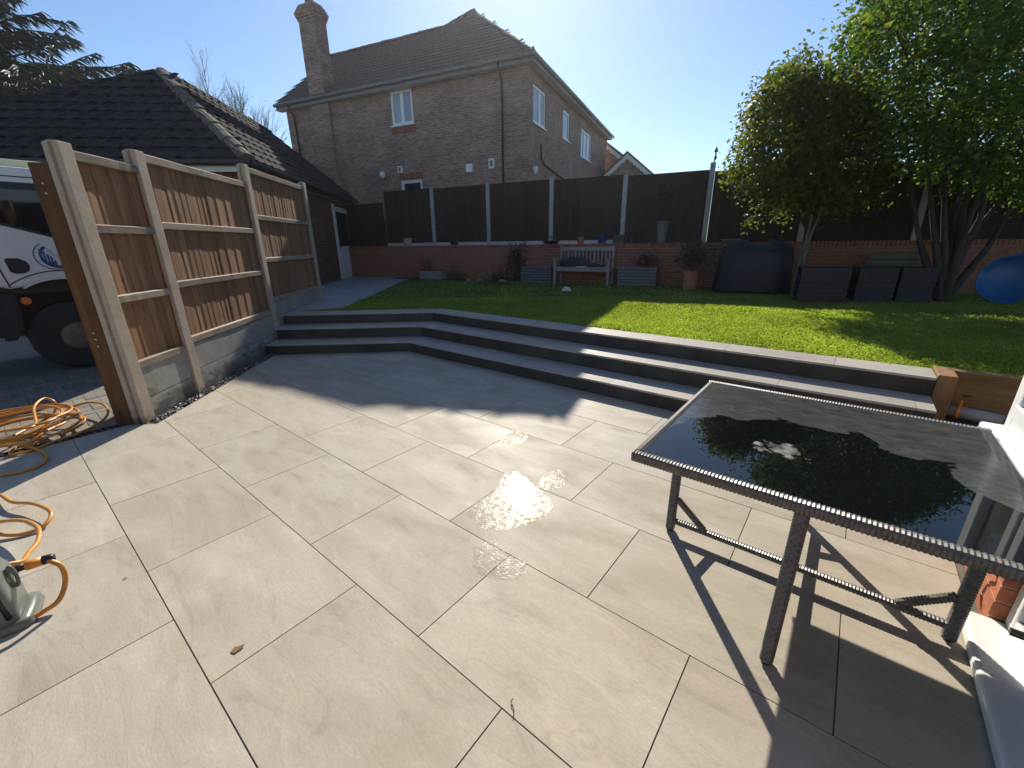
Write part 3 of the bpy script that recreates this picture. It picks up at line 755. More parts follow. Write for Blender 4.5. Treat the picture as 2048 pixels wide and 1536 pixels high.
for pi_, (s0, s1, zb, rails, gbs) in enumerate(panels):
    zt = rails[-1] - 0.005
    nb = round((s1 - s0) / 0.098); w = (s1 - s0) / nb
    me = fix(feather(w + 0.018, zt - zb + 0.02))
    for k in range(nb):
        off = -0.066 + random.uniform(-0.003, 0.003)
        link('board', me, fence, M=Matrix.Translation(FP(s0 + k * w, off, zb)) @ rotF @ Matrix.Rotation(random.uniform(-0.004, 0.004), 4, 'X') @ Matrix.Rotation(random.uniform(-0.025, 0.02), 4, 'Z'))
    for zi, z in enumerate(rails):
        h = 0.037 if zi in (0, 3) else 0.034; d = 0.034
        # arris-like rail with a weathered split top
        L_ = s1 - s0
        nseg = 9; V = []; Fc = []
        for q in range(nseg + 1):
            s = s0 - 0.01 + (L_ + 0.02) * q / nseg; j = random.uniform(-0.002, 0.002)
            sec = [(-0.052, z - h), (-0.014 + j, z - h + 0.004), (-0.012 + j, z + h - 0.008), (-0.026, z + h + j), (-0.052, z + h)]
            V += [FP(s, o, zz) for o, zz in sec]
        for q in range(nseg):
            for e in range(5):
                Fc.append((q * 5 + e, q * 5 + (e + 1) % 5, q * 5 + 5 + (e + 1) % 5, q * 5 + 5 + e))
        Fc += [(0, 1, 2, 3, 4), tuple(nseg * 5 + e for e in range(5))]
        Vb = FP((s0 + s1) / 2, -0.03, z)
        inv = (Matrix.Translation(Vb) @ rotF).inverted()
        me = fix(mesh('rail', [inv @ v for v in V], Fc, M['rail']))
        link('rail', me, fence, M=Matrix.Translation(Vb) @ rotF)
    for (z0, z1) in gbs:
        b = FP((s0 + s1) / 2, -0.05, z0)
        o = MB().obox(FP(s0 - 0.02, -0.075, z0), FD * (s1 - s0 + 0.04), FR * 0.05, ZD * (z1 - z0)).build('gravel_board', M['gboard'], fence, base=b); bev(o, 0.004)
# timber gate post bolted to the first concrete post
gp = empty('gate_post', 'dark brown stained timber gate post with steel bolts at the fence end', 'post', FP(0.0, -0.19, -0.06))
ob = MB().obox(FP(-0.028, -0.255, -0.09), FR * 0.138, FD * 0.13, ZD * 2.235).build('timber', M['gatewood'], gp); bev(ob, 0.005)
mb = MB()
ob = MB().obox(FP(-0.012, -0.272, -0.09), FR * 0.02, FD * 0.10, ZD * 2.14).build('cover_strip', M['gatewood'], gp); bev(ob, 0.003)
for z in (2.00, 1.93, 0.79, 0.845, 0.73):
    c = FP(-0.03, -0.185 + random.uniform(-0.006, 0.006), z)
    MB().tube([c + FD * 0.006, c - FD * 0.006, c - FD * 0.010], [0.009, 0.009, 0.005], 8).build('bolt_head', M['steel'], gp, smooth=True)

# ==================================================================== GARAGE
def roof_tile_mesh(name, mat, w, length, wave=0.022, th=0.018):
    """a roll-profile tile: x across, y up the slope, z out"""
    xs = [0, 0.16, 0.32, 0.46, 0.60, 0.74, 0.87, 1.0]; hs = [0.0, 0.15, 0.0, 0.0, 0.55, 1.0, 0.6, 0.0]
    V = []
    for y, lift in ((0.0, 0.034), (length, 0.0)):
        for x, h in zip(xs, hs): V.append((x * w, y, lift + h * wave))
    n = len(xs)
    Fc = [(i, i + 1, n + i + 1, n + i) for i in range(n - 1)]
    for x, h in zip(xs, hs): V.append((x * w, 0.0, 0.034 + h * wave - th))
    Fc += [(2 * n + i, 2 * n + i + 1, i + 1, i) for i in range(n - 1)]
    return mesh(name, V, Fc, mat)
def roof_plane(P, e, up, poly, tw, ex, thing_, mat, limit, key, mb_rest, jit=0.003):
    """lay tiles on the plane through P (e along the eave, up the slope); poly is in (e, up) metres"""
    nrm = e.cross(up).normalized()
    rot = Matrix((e, up, nrm)).transposed().to_4x4()
    me = roof_tile_mesh('roof_tile', mat, tw * 1.04, ex * 1.22)
    us = [p[0] for p in poly]; vs_ = [p[1] for p in poly]
    out = []
    r = 0; y = min(vs_)
    while y < max(vs_) - 0.02:
        x = min(us) - tw + (0.5 * tw if r % 2 else 0)
        while x < max(us) + tw:
            if inpoly(np.array([x + tw / 2]), np.array([y + ex * 0.45]), poly)[0]:
                p = P + e * (x + random.uniform(-jit, jit)) + up * (y + random.uniform(-jit, jit)) + nrm * random.uniform(0.0, 0.004)
                out.append((p.length, Matrix.Translation(p) @ rot))
            x += tw
        y += ex; r += 1
    for i, (d, Mx) in enumerate(sorted(out, key=key)):
        if i < limit: link('roof_tile', me, thing_, M=Mx)
        else:
            mb_rest.add([Mx @ v.co for v in me.vertices], [tuple(p.vertices) for p in me.polygons])
def ridge(parent, a, b, mat, rad=0.11, step=0.33, name='ridge_tile', wob=0.008):
    d = (b - a); Lg = d.length; d.normalize(); side = d.cross(ZD).normalized(); upv = side.cross(d)
    k = 0; t = 0.0
    V0 = []
    for q, (y, rr) in enumerate(((0, 1.08), (step * 1.06, 0.94))):
        for i in range(7):
            th = math.pi * (i / 6) ; V0.append((math.cos(th) * rad * rr, y, math.sin(th) * rad * 0.75 * rr - 0.03))
    me = mesh(name, V0, [(i, i + 1, 7 + i + 1, 7 + i) for i in range(6)] + [tuple(range(7))[::-1], tuple(range(7, 14))], mat)
    rot = Matrix((side, d, upv)).transposed().to_4x4()
    while t < Lg - 0.05:
        p = a + d * t + Vector((random.uniform(-wob, wob), random.uniform(-wob, wob), random.uniform(-wob, wob)))
        link(name, me, parent, M=Matrix.Translation(p) @ rot); t += step
GC = Vector((-4.517, 8.069, 2.95))          # front right eave corner
garage = empty('garage', 'brick garage with dark hipped tile roof behind the board fence', 'garage', (GC.x - 1, GC.y + 1, Z3))
gw = 0.18
GF = Vector((math.sin(R(-5.4)), math.cos(R(-5.4)), 0)); GR = Vector((GF.y, -GF.x, 0))
def GP(a, b, z): # a metres left of the eave line, b metres back
    return Vector((GC.x, GC.y, 0)) - GR * a + GF * b + ZD * z
LW = 7.6
def guv(p): return (p.x * 0.7 + p.y * 1.0, p.z)
gr_len = 7.2
mbw = MB()
mbw.obox(GP(gw, gw, -0.2), GF * (gr_len - gw), -GR * 0.2, ZD * 3.1)
wall_r = mk('wall', mbw.V, mbw.F, M['gbrick'], garage, uv=lambda p: ((p - GC).dot(GF), p.z))
mbw = MB(); mbw.obox(GP(gw + 0.21, gw, -0.2), -GR * (LW - gw * 2), GF * 0.2, ZD * 3.1)
wall_f = mk('wall', mbw.V, mbw.F, M['gbrick'], garage, uv=lambda p: ((p - GC).dot(GR), p.z))
AP = GP(2.46, 2.44, 4.99)
LC = GP(LW, 0.0, 2.95)                     # left eave corner
RB = GP(0, gr_len, 2.95); RR = GP(2.5, gr_len + 2.5, 4.97); RRe = GP(2.46, gr_len, 4.99)
# underlay
mk('roof', [GC, AP, LC, RB, RRe, GP(LW, gr_len, 2.95)], [(0, 1, 2)[::-1], (0, 3, 4, 1), (1, 4, 5, 2)], M['gutter'], garage)
rest = MB()
upR = (AP - GP(0, 2.44, 2.95)).normalized(); slR = (AP - GP(0, 2.44, 2.95)).length
roof_plane(GC + ZD * 0.02, GF, upR * 1.0, [(0, -0.04), (gr_len, -0.04), (gr_len, slR), (2.44, slR), (0.0, 0.0)], 0.30, 0.30, garage, M['rooft'], 280, lambda t: t[0], rest)
eF = -GR; upF0 = (AP - GP(2.46, 0, 2.95)); upF = (upF0 - eF * upF0.dot(eF)); slF = upF.length; upF.normalize()
# front plane has e reversed so that e x up points outward
rest2 = MB()
roof_plane(GC + ZD * 0.02 + eF * LW, GR, upF, [(0, -0.04), (LW, -0.04), (LW - 2.46, slF), (0.0, 0.0)], 0.30, 0.30, garage, M['rooft'], 0, lambda t: t[0], rest)
o = rest.build('roof_tiles', M['rooft'], garage); o['kind'] = 'stuff'
ridge(garage, GC + ZD * 0.03, AP + ZD * 0.0 + (GC - AP) * 0.03, M['moss'], 0.13, 0.33, 'hip_tile', 0.012)
ridge(garage, LC + ZD * 0.0, AP + ZD * 0.0 + (LC - AP) * 0.06, M['rooft'], 0.11, 0.33, 'hip_tile', 0.008)
ridge(garage, AP + ZD * 0.02, RRe + ZD * 0.02, M['rooft'], 0.11, 0.33, 'ridge_tile', 0.01)
MB().tube([LC + ZD * -0.05 - GF * 0.06, GC + ZD * -0.05 - GF * 0.06 + GR * 0.04], 0.055, 8).build('gutter', M['gutter'], garage, smooth=True)
MB().tube([GC + ZD * -0.05 + GR * 0.06, RB + ZD * -0.05 + GR * 0.06], 0.055, 8).build('gutter', M['gutter'], garage, smooth=True)
MB().obox(GP(0.02, 0.0, 2.76), -GR * (LW - 0.1), GF * 0.03, ZD * 0.15).build('fascia', M['fascia'], garage)
MB().obox(GP(0.03, 0.05, 2.78), GF * (gr_len - 0.1), -GR * 0.03, ZD * 0.13).build('fascia', M['gutter'], garage)
mk('soffit', [GP(0.03, 0.03, 2.77), GP(gw, 0.03, 2.77), GP(gw, gr_len, 2.77), GP(0.03, gr_len, 2.77)], [(0, 1, 2, 3)], M['fascia'], garage)
# side door
dn = GR; dp = GP(gw, 0, 0); 
def GD(b, z, o=0.0): return GP(gw - o, b, z)
ddd = onp(672, 470, GP(gw, 0, 0), GR); d0 = (ddd - Vector((GC.x, GC.y, 0))).dot(GF)
ddd = onp(700, 470, GP(gw, 0, 0), GR); d1 = (ddd - Vector((GC.x, GC.y, 0))).dot(GF)
door = MB().obox(GD(d0, Z3 + 0.02, -0.02), GF * (d1 - d0), GR * 0.05, ZD * 2.12).build('door', M['upvc'], garage)
MB().obox(GD(d0 + 0.14, Z3 + 1.02, 0.02), GF * (d1 - d0 - 0.28), GR * 0.022, ZD * 0.98).build('pane', M['paned'], door)
for k in range(2):
    wq = (d1 - d0 - 0.28) / 2
    ob = MB().obox(GD(d0 + 0.14 + k * wq + 0.03, Z3 + 0.2, 0.03), GF * (wq - 0.06), GR * 0.012, ZD * 0.65).build('panel', M['upvc'], door); bev(ob, 0.01)
MB().obox(GD(d0 - 0.07, Z3, 0.0), GF * 0.065, GR * 0.06, ZD * 2.2).build('door_frame', M['fascia'], door)
MB().obox(GD(d1 + 0.005, Z3, 0.0), GF * 0.065, GR * 0.06, ZD * 2.2).build('door_frame', M['fascia'], door)
MB().obox(GD(d0 + 0.05, Z3 + 1.0, 0.03), GF * 0.03, GR * 0.05, ZD * 0.14).build('handle', M['black'], door)

# ==================================================================== NEIGHBOURING HOUSE
TH = R(-24.5); HU = Vector((math.cos(TH), math.sin(TH), 0)); HN = Vector((-HU.y, HU.x, 0)); HC = Vector((0.60, 14.62, 0))
def HP(u, n, z): return HC + HU * u + HN * n + ZD * z
house = empty('brick_house', 'large two-storey brick house with hipped tiled roof and tall chimney', 'house', HP(-4, 4, 1.44))
LF, DP_, EZ = -10.2, 10.8, 6.66
def hwall_f(name, u0, u1, z0, z1, holes=[], n0=0.0, depth=0.25, mat=None):
    """front wall slab with rectangular openings, built from strips"""
    mb = MB(); us = sorted({u0, u1, *[h[0] for h in holes], *[h[1] for h in holes]})
    for a, b in zip(us[:-1], us[1:]):
        zs = [z0]
        for h in sorted(holes, key=lambda h: h[2]):
            if h[0] <= a + 1e-6 and h[1] >= b - 1e-6: zs += [h[2], h[3]]
        zs.append(z1)
        for k in range(0, len(zs) - 1, 2):
            mb.obox(HP(a, n0, zs[k]), HU * (b - a), HN * depth, ZD * (zs[k + 1] - zs[k]))
    return mk(name, mb.V, mb.F, mat or M['hbrick'], house, uv=lambda p: ((p - HC).dot(HU) + (p - HC).dot(HN), p.z))
def hwall_r(name, n0, n1, z0, z1, holes=[], depth=0.25):
    mb = MB(); us = sorted({n0, n1, *[h[0] for h in holes], *[h[1] for h in holes]})
    for a, b in zip(us[:-1], us[1:]):
        zs = [z0]
        for h in sorted(holes, key=lambda h: h[2]):
            if h[0] <= a + 1e-6 and h[1] >= b - 1e-6: zs += [h[2], h[3]]
        zs.append(z1)
        for k in range(0, len(zs) - 1, 2):
            mb.obox(HP(0, a, zs[k]), -HU * depth, HN * (b - a), ZD * (zs[k + 1] - zs[k]))
    return mk(name, mb.V, mb.F, M['hbrick'], house, uv=lambda p: ((p - HC).dot(HU) + (p - HC).dot(HN), p.z))
wf = (-5.14, -4.22, 5.46, 6.50); df = (-4.99, -4.06, 1.44, 3.72)
fr = hwall_f('front_wall', LF, 0.0, 1.2, EZ, [wf, df])
wr = [(0.41, 1.55, 5.12, 6.17), (3.43, 4.28, 5.24, 6.2), (5.95, 7.7, 5.03, 6.1)]
hwall_r('side_wall', 0.252, DP_, 1.2, EZ, wr)
mk('wall', *(lambda mb: (mb.V, mb.F))(MB().obox(HP(LF, 0.26, 1.2), HU * 0.25, HN * 6, ZD * (EZ - 1.2)).obox(HP(LF + 0.3, DP_ - 0.3, 1.2), HU * (-LF - 0.3 - 0.26), HN * 0.25, ZD * (EZ - 1.2))), M['hbrick'], house, uv=lambda p: ((p - HC).dot(HU) + (p - HC).dot(HN), p.z))
def window(o0, e, out, w, h, cols, parent, matp, fw=0.055, sill=True, name='window'):
    """frame (with mullions) set 4 cm back in the opening at o0; e along, out outwards"""
    mb = MB(); o0 = o0 - out * 0.09
    d = 0.06
    mb.obox(o0, e * w, out * d, ZD * fw); mb.obox(o0 + ZD * (h - fw), e * w, out * d, ZD * fw)
    mb.obox(o0 + ZD * fw, e * fw, out * d, ZD * (h - 2 * fw)); mb.obox(o0 + e * (w - fw) + ZD * fw, e * fw, out * d, ZD * (h - 2 * fw))
    for c in cols: mb.obox(o0 + e * (w * c - fw * 0.5) + ZD * fw, e * fw, out * d, ZD * (h - 2 * fw))
    f = mk(name, mb.V, mb.F, M['upvc'], parent, base=o0, recalc=True)
    edges = [0] + list(cols) + [1]
    for a, b in zip(edges[:-1], edges[1:]):
        x0 = w * a + fw * (1 if a == 0 else 0.5); x1 = w * b - fw * (1 if b == 1 else 0.5)
        MB().obox(o0 + e * x0 + ZD * fw + out * 0.02, e * (x1 - x0), out * 0.012, ZD * (h - 2 * fw)).build('pane', matp, f)
        if name == 'window':   # opening sash
            mb = MB(); s = 0.035
            xa, xb = x0, x1
            for (q0, q1, r0, r1) in ((xa, xb, fw, fw + s), (xa, xb, h - fw - s, h - fw), (xa, xa + s, fw + s, h - fw - s), (xb - s, xb, fw + s, h - fw - s)):
                mb.obox(o0 + e * q0 + ZD * r0 + out * 0.036, e * (q1 - q0), out * 0.02, ZD * (r1 - r0))
            mb.build('sash', M['upvc'], f, recalc=True)
    if sill: MB().obox(o0 - ZD * 0.04 - e * 0.05, e * (w + 0.1), out * 0.14, ZD * 0.038).build('sill', M['upvc'], f, recalc=True)
    return f
window(HP(wf[0], 0, wf[2]), HU, -HN, wf[1] - wf[0], wf[3] - wf[2], [0.5], house, M['pane'])
for (a, b, c, d), cols in zip(wr, ([0.55], [], [0.33, 0.66])):
    window(HP(0, a, c), HN, HU, b - a, d - c, cols, house, M['pane'])
dr_ = window(HP(df[0], 0, df[2]), HU, -HN, df[1] - df[0], df[3] - df[2], [], house, M['paned'], 0.10, False, 'back_door')
# soldier course lintel over the door
lb = MB().obox((0, 0, 0), (0.066, 0, 0), (0, 0.02, 0), (0, 0, 0.215)); lbm = mesh('lintel_brick', lb.V, lb.F, M['brick'])
for k in range(14): link('lintel_brick', lbm, house, M=Matrix.Translation(HP(df[0] - 0.04 + k * 0.075, -0.014, df[3] + 0.01)) @ Matrix.Rotation(TH, 4, 'Z'))
for k in range(14): link('lintel_brick', lbm, house, M=Matrix.Translation(HP(wf[0] - 0.06 + k * 0.075, -0.014, wf[2] - 0.27)) @ Matrix.Rotation(TH, 4, 'Z'))
# roof
OV = 0.26; a_ = 3.85; RZ = 9.93; WZ = 9.24; EW = EZ; EZ = EZ + 0.22
ez = EZ - 0.02
def slope_n(z): return a_ * (z - EZ) / (RZ - EZ)       # plan distance from wall line at height z
AP2 = HP(-a_, a_, RZ); eF0 = HP(OV, -OV, EZ - OV * (RZ - EZ) / a_)
eL = HP(LF - OV, -OV, eF0.z); nW = slope_n(WZ)
LHIP = HP(LF - OV, nW, WZ)                              # left end of the lower ridge
JN = HP(-2 * a_ + nW, nW, WZ)                           # lower ridge meets the main hip
BK = HP(OV, DP_ + 0.1, eF0.z); RB2 = HP(-a_, DP_ + 0.1 - 3.0, RZ)
mk('roof', [eF0, AP2, JN, LHIP, eL, BK, RB2, HP(-2 * a_ - OV, DP_, eF0.z), HP(LF - OV, nW * 2 + OV, eF0.z)], [(0, 1, 2, 3, 4)[::-1][::-1], (0, 5, 6, 1), (1, 6, 7, 2), (4, 3, 8), (5, 7, 6)], M['roofh'], house)
rest = MB()
upv = (AP2 - HP(-a_, -OV, eF0.z)); SL = upv.length; upv.normalize(); e2 = HU
Wd = OV - (LF - OV)
WS = (WZ - eF0.z) / (RZ - eF0.z) * SL
roof_plane(eL + HN * 0 + ZD * 0.02, HU, upv, [(0, -0.05), (Wd, -0.05), (Wd - a_ - OV, SL), (-2 * a_ + nW - (LF - OV), WS), (0.0, WS)], 0.30, 0.29, house, M['roofh'], 0, lambda t: t[0], rest)
upr = (AP2 - HP(OV, a_, eF0.z)); SL2 = upr.length; upr.normalize()
roof_plane(eF0 + ZD * 0.02, HN, upr, [(0, -0.05), (DP_ + OV, -0.05), (DP_ + OV - 3.2, SL2), (a_ + OV, SL2)], 0.30, 0.29, house, M['roofh'], 0, lambda t: t[0], rest)
upl = (LHIP - HP(LF - OV, nW, eF0.z)); SL3 = upl.length; upl.normalize(); EZ = EW
mk('gable_wall', *(lambda mb: (mb.V, mb.F))(MB().extr([HP(LF, 0, EZ - 0.2), HP(LF, nW * 2, EZ - 0.2), HP(LF, nW * 2, EZ), HP(LF, nW, WZ - 0.12), HP(LF, 0, EZ)], HU * 0.25)), M['hbrick'], house, uv=lambda p: ((p - HC).dot(HN), p.z))
o = rest.build('roof_tiles', M['roofh'], house); o['kind'] = 'stuff'
ridge(house, eF0 + ZD * 0.02, AP2 + ZD * 0.02, M['roofh'], 0.11, 0.30, 'hip_tile', 0.004)
ridge(house, JN + ZD * 0.05, AP2 + ZD * 0.07, M['roofh'], 0.11, 0.36, 'hip_tile')
ridge(house, eL + ZD * 0.0, LHIP + ZD * 0.0, M['roofh'], 0.07, 0.30, 'verge_tile', 0.003)
ridge(house, LHIP + ZD * 0.06, JN + ZD * 0.06, M['roofh'], 0.11, 0.36, 'ridge_tile')
ridge(house, AP2 + ZD * 0.06, RB2 + ZD * 0.06, M['roofh'], 0.11, 0.36, 'ridge_tile')
zf = eF0.z
MB().obox(HP(LF - OV + 0.03, -OV + 0.01, zf - 0.19), HU * (Wd - 0.06), HN * 0.025, ZD * 0.17).build('fascia', M['gutterg'], house)
MB().obox(HP(OV - 0.01, -OV + 0.04, zf - 0.19), -HU * 0.025, HN * (DP_ + OV), ZD * 0.17).build('fascia', M['gutterg'], house)
MB().obox(HP(LF - OV + 0.03, -OV + 0.036, zf - 0.19), HU * (Wd - 0.06), HN * (OV - 0.04), ZD * 0.02).build('soffit', M['fascia'], house)
MB().obox(HP(OV - 0.036, 0.0, zf - 0.192), -HU * (OV - 0.04), HN * (DP_ - 0.1), ZD * 0.02).build('soffit', M['fascia'], house)
MB().tube([HP(LF - OV, -OV - 0.05, zf - 0.03), HP(OV + 0.05, -OV - 0.05, zf - 0.03)], 0.055, 8).build('gutter', M['gutterg'], house, smooth=True)
MB().tube([HP(OV + 0.05, -OV - 0.02, zf - 0.03), HP(OV + 0.05, DP_ + 0.2, zf - 0.03)], 0.055, 8).build('gutter', M['gutterg'], house, smooth=True)
MB().tube([HP(-0.85, -OV - 0.05, zf - 0.06), HP(-0.85, -OV, zf - 0.2), HP(-0.85, -0.06, zf - 0.42), HP(-0.85, -0.06, 1.5)], 0.035, 8).build('downpipe', M['gutter'], house, smooth=True)
MB().tube([HP(-9.75, -OV - 0.05, zf - 0.06), HP(-9.75, -OV, zf - 0.2), HP(-9.75, -0.06, zf - 0.42), HP(-9.75, -0.06, 1.5)], 0.035, 8).build('downpipe', M['gutter'], house, smooth=True)
# hip finial at the near corner
MB().tube([eF0 + ZD * 0.02, eF0 + ZD * 0.14], [0.05, 0.03], 6).build('hip_iron', M['gutter'], house)
# chimney
ch0, ch1 = -8.74, -7.86
mbc = MB(); mbc.obox(HP(ch0, -0.14, 1.2), HU * (ch1 - ch0), HN * 0.138, ZD * (EZ - 1.2 + 0.0)); 
mbc.obox(HP(ch0 + 0.02, -0.14, EZ), HU * (ch1 - ch0 - 0.1), HN * 0.50, ZD * (9.05 - EZ))
chim = mk('chimney', mbc.V, mbc.F, M['hbrick'], house, uv=lambda p: ((p - HC).dot(HU) + (p - HC).dot(HN), p.z))
mbc = MB()
for k, (g, z0, z1) in enumerate(((0.03, 9.05, 9.13), (0.06, 9.13, 9.21), (0.085, 9.21, 9.29), (0.05, 9.29, 9.37), (0.015, 9.37, 9.45))):
    mbc.obox(HP(ch0 + 0.02 - g, -0.14 - g, z0), HU * (ch1 - ch0 - 0.1 + 2 * g), HN * (0.50 + 2 * g), ZD * (z1 - z0))
mk('corbel', mbc.V, mbc.F, M['hbrick'], chim, uv=lambda p: ((p - HC).dot(HU) + (p - HC).dot(HN), p.z))
mbc = MB(); cc = HP((ch0 + ch1) / 2 - 0.04, 0.11, 9.45)
mbc.prism([tuple((cc + HU * a + HN * b)[:2]) for a, b in ((-0.36, -0.22), (0.36, -0.22), (0.36, 0.22), (-0.36, 0.22))], 9.45, 9.53)
mbc.build('flaunching', M['stone'], chim)
MB().lathe(cc + ZD * 0.05, [(0.17, 0.0), (0.15, 0.1), (0.13, 0.5), (0.16, 0.53), (0.16, 0.62), (0.11, 0.62)], 14).build('chimney_pot', M['terra'], chim, smooth=False)
# vents, lamp and boxes on the walls
def wallbox(u, z, w, h, d, mat, name):
    o = MB().obox(HP(u - w / 2, -d, z - h / 2), HU * w, HN * (d + 0.01), ZD * h).build(name, mat, house); bev(o, 0.012); return o
for u, z, w, h in ((-4.96, 4.08, 0.18, 0.22), (-1.28, 3.99, 0.20, 0.30)):
    o = wallbox(u, z, w, h, 0.05, M['upvc'], 'wall_vent')
    MB().obox(HP(u - w * 0.28, -0.056, z - h * 0.3), HU * w * 0.56, HN * 0.004, ZD * h * 0.6).build('grille', M['gutterg'], o)
wallbox(-2.08, 3.9, 0.22, 0.25, 0.12, M['upvc'], 'alarm_box')
c = HP(-5.66, -0.16, 3.93); MB().lathe(c, [(0.02, -0.12), (0.09, -0.08), (0.11, 0.0), (0.09, 0.08), (0.03, 0.12)], 12).build('wall_lamp', M['white'], house, smooth=True)
c = HP(0.10, 0.35, 3.73); MB().lathe(c, [(0.02, -0.12), (0.07, -0.06), (0.10, 0.06), (0.08, 0.12)], 10).build('wall_lamp', M['white'], house, smooth=True)
MB().tube([HP(0.06, 1.0, 4.6), HP(0.06, 1.0, 4.2), HP(0.06, 1.3, 4.05), HP(0.06, 5.2, 3.7), HP(0.06, 5.2, 3.3)], 0.03, 6).build('waste_pipe', M['gutter'], house)
# gabled porch with scalloped boards on the far side
pn = 9.0; pu0, pu1, pz, pa = 0.20, 2.66, 4.50, 5.50; pm_ = (pu0 + pu1) / 2
porch_poly = [(pu0 + 0.15, 1.3), (pu1 - 0.15, 1.3), (pu1 - 0.15, pz), (pm_, pa - 0.12), (pu0 + 0.15, pz)]
mk('porch_wall', *(lambda mb: (mb.V, mb.F))(MB().extr([HP(u, pn + 0.1, z) for u, z in porch_poly], HN * 1.6)), M['hbrick'], house, uv=lambda p: ((p - HC).dot(HU), p.z))
def barge(p0, p1, n, parent):
    d = (p1 - p0); L_ = d.length; d.normalize(); dn_ = d.cross(HN).normalized()
    if dn_.z > 0: dn_ = -dn_
    pts = [p0, p1]; m = 7; low = []
    for k in range(m):
        for q in range(6):
            t = (k + q / 6) / m; low.append(p0 + d * (L_ * t) + dn_ * (0.15 + 0.055 * math.sin(math.pi * q / 6)))
    low.append(p1 + dn_ * 0.15)
    MB().extr([p0, p1] + low[::-1], HN * 0.03).build('bargeboard', M['upvc'], parent, recalc=True)
barge(HP(pu0, pn, pz), HP(pm_, pn, pa), HN, house); barge(HP(pm_, pn - 0.031, pa), HP(pu1, pn - 0.031, pz), HN, house)
for s_, (ua, ub) in enumerate(((pu0 - 0.1, pm_), (pu1 + 0.1, pm_))):
    zz = pz - 0.08
    MB().extr([HP(ua, pn - 0.08, zz + 0.0), HP(ub, pn - 0.08, pa + 0.02), HP(ub, pn - 0.08, pa + 0.10), HP(ua, pn - 0.08, zz + 0.08)], HN * 1.9).build('porch_roof', M['roofh'], house, recalc=True)
# further gable behind it
g2 = [(-0.1, 1.3), (2.0, 1.3), (2.0, 4.7), (-0.1, 6.3)]
mk('rear_wing', *(lambda mb: (mb.V, mb.F))(MB().extr([HP(u, DP_ + 0.3, z) for u, z in g2], HN * 3)), M['hbrick'], house, uv=lambda p: ((p - HC).dot(HU), p.z))
barge(HP(2.1, DP_ + 0.25, 4.75), HP(-0.15, DP_ + 0.25, 6.45), HN, house)
MB().extr([HP(2.2, DP_ + 0.2, 4.72), HP(-0.2, DP_ + 0.2, 6.5), HP(-0.2, DP_ + 0.2, 6.6), HP(2.2, DP_ + 0.2, 4.82)], HN * 3.2).build('wing_roof', M['roofh'], house, recalc=True)

# ==================================================================== BACK WALL AND FENCE
wall = empty('retaining_wall', 'long red brick retaining wall behind the lawn', 'wall', BP(4, -0.05, Z3))
WS0, WS1, WTOP = -3.60, 17.5, 1.49
MB().obox(BP(WS0, -0.105, 0.2), BD * (WS1 - WS0), BN * 0.24, ZD * (WTOP - 0.115 - 0.2 - 0.004)).build('mortar_core', M['mortar'], wall)
bk = MB().obox((0, 0, 0), (0.215, 0, 0), (0, 0.1, 0), (0, 0, 0.065)); bk_me = mesh('brick', bk.V, bk.F, M['brick'])
sd = MB().obox((0, 0, 0), (0.065, 0, 0), (0, 0.215, 0), (0, 0, 0.105)); sd_me = mesh('coping_brick', sd.V, sd.F, M['brick'])
rotB = Matrix.Rotation(R(-25.5), 4, 'Z')
restw = MB(); allb = []
for r_ in range(12):
    z = Z3 - 0.02 + r_ * 0.075 + 0.005
    s = WS0 + (0.1125 if r_ % 2 else 0)
    while s < WS1 - 0.2:
        allb.append((s, z)); s += 0.225
def vis_rank(t): return abs(t[0] - 5.4)
allb.sort(key=vis_rank)
for i, (s, z) in enumerate(allb):
    j = random.uniform(-0.002, 0.002)
    Mx = Matrix.Translation(BP(s, -0.113 + j, z)) @ rotB
    if i < 290: link('brick', bk_me, wall, M=Mx)
    else: restw.add([Mx @ v.co for v in bk_me.vertices], [tuple(p.vertices) for p in bk_me.polygons])
s = WS0; caps = []
while s < WS1: caps.append(s); s += 0.075
for s in caps:
    Mx = Matrix.Translation(BP(s, -0.118 + random.uniform(-0.002, 0.002), WTOP - 0.112)) @ rotB
    if 2 < s < 8.5: link('coping_brick', sd_me, wall, M=Mx)
    else: restw.add([Mx @ v.co for v in sd_me.vertices], [tuple(p.vertices) for p in sd_me.polygons])
o = restw.build('bricks', M['brick'], wall); o['kind'] = 'stuff'
bf = empty('boundary_fence', 'tall dark stained board fence on top of the brick wall', 'fence', BP(4, 0.12, WTOP))
SP = 1.95
def bpost(i, zt, zb=1.3):
    b = BP(i * SP, 0.02, zb)
    o = MB().obox(BP(i * SP - 0.055, 0.0, zb), BD * 0.11, BN * 0.1, ZD * (zt - zb)).build('post', M['postb'], bf, base=b); bev(o, 0.01)
    for z in (2.05, 2.6):
        MB().obox(BP(i * SP - 0.058, -0.004, z), BD * 0.116, BN * 0.06, ZD * 0.018).build('post_band', M['gboard2'], o)
tops = [3.15, 3.14, 3.15, 3.07, 3.19, 3.0, 2.85, 2.82, 2.8]
for i in range(9): bpost(i, tops[i] + 0.02, 1.3 if i < 6 else 0.9)
pan_top = {-2: 2.80, -1: 3.12, 0: 3.10, 1: 3.10, 2: 3.08, 3: 3.04, 4: 3.00, 5: 2.9, 6: 2.85, 7: 2.8, 8: 2.8}
bw_ = 0.105
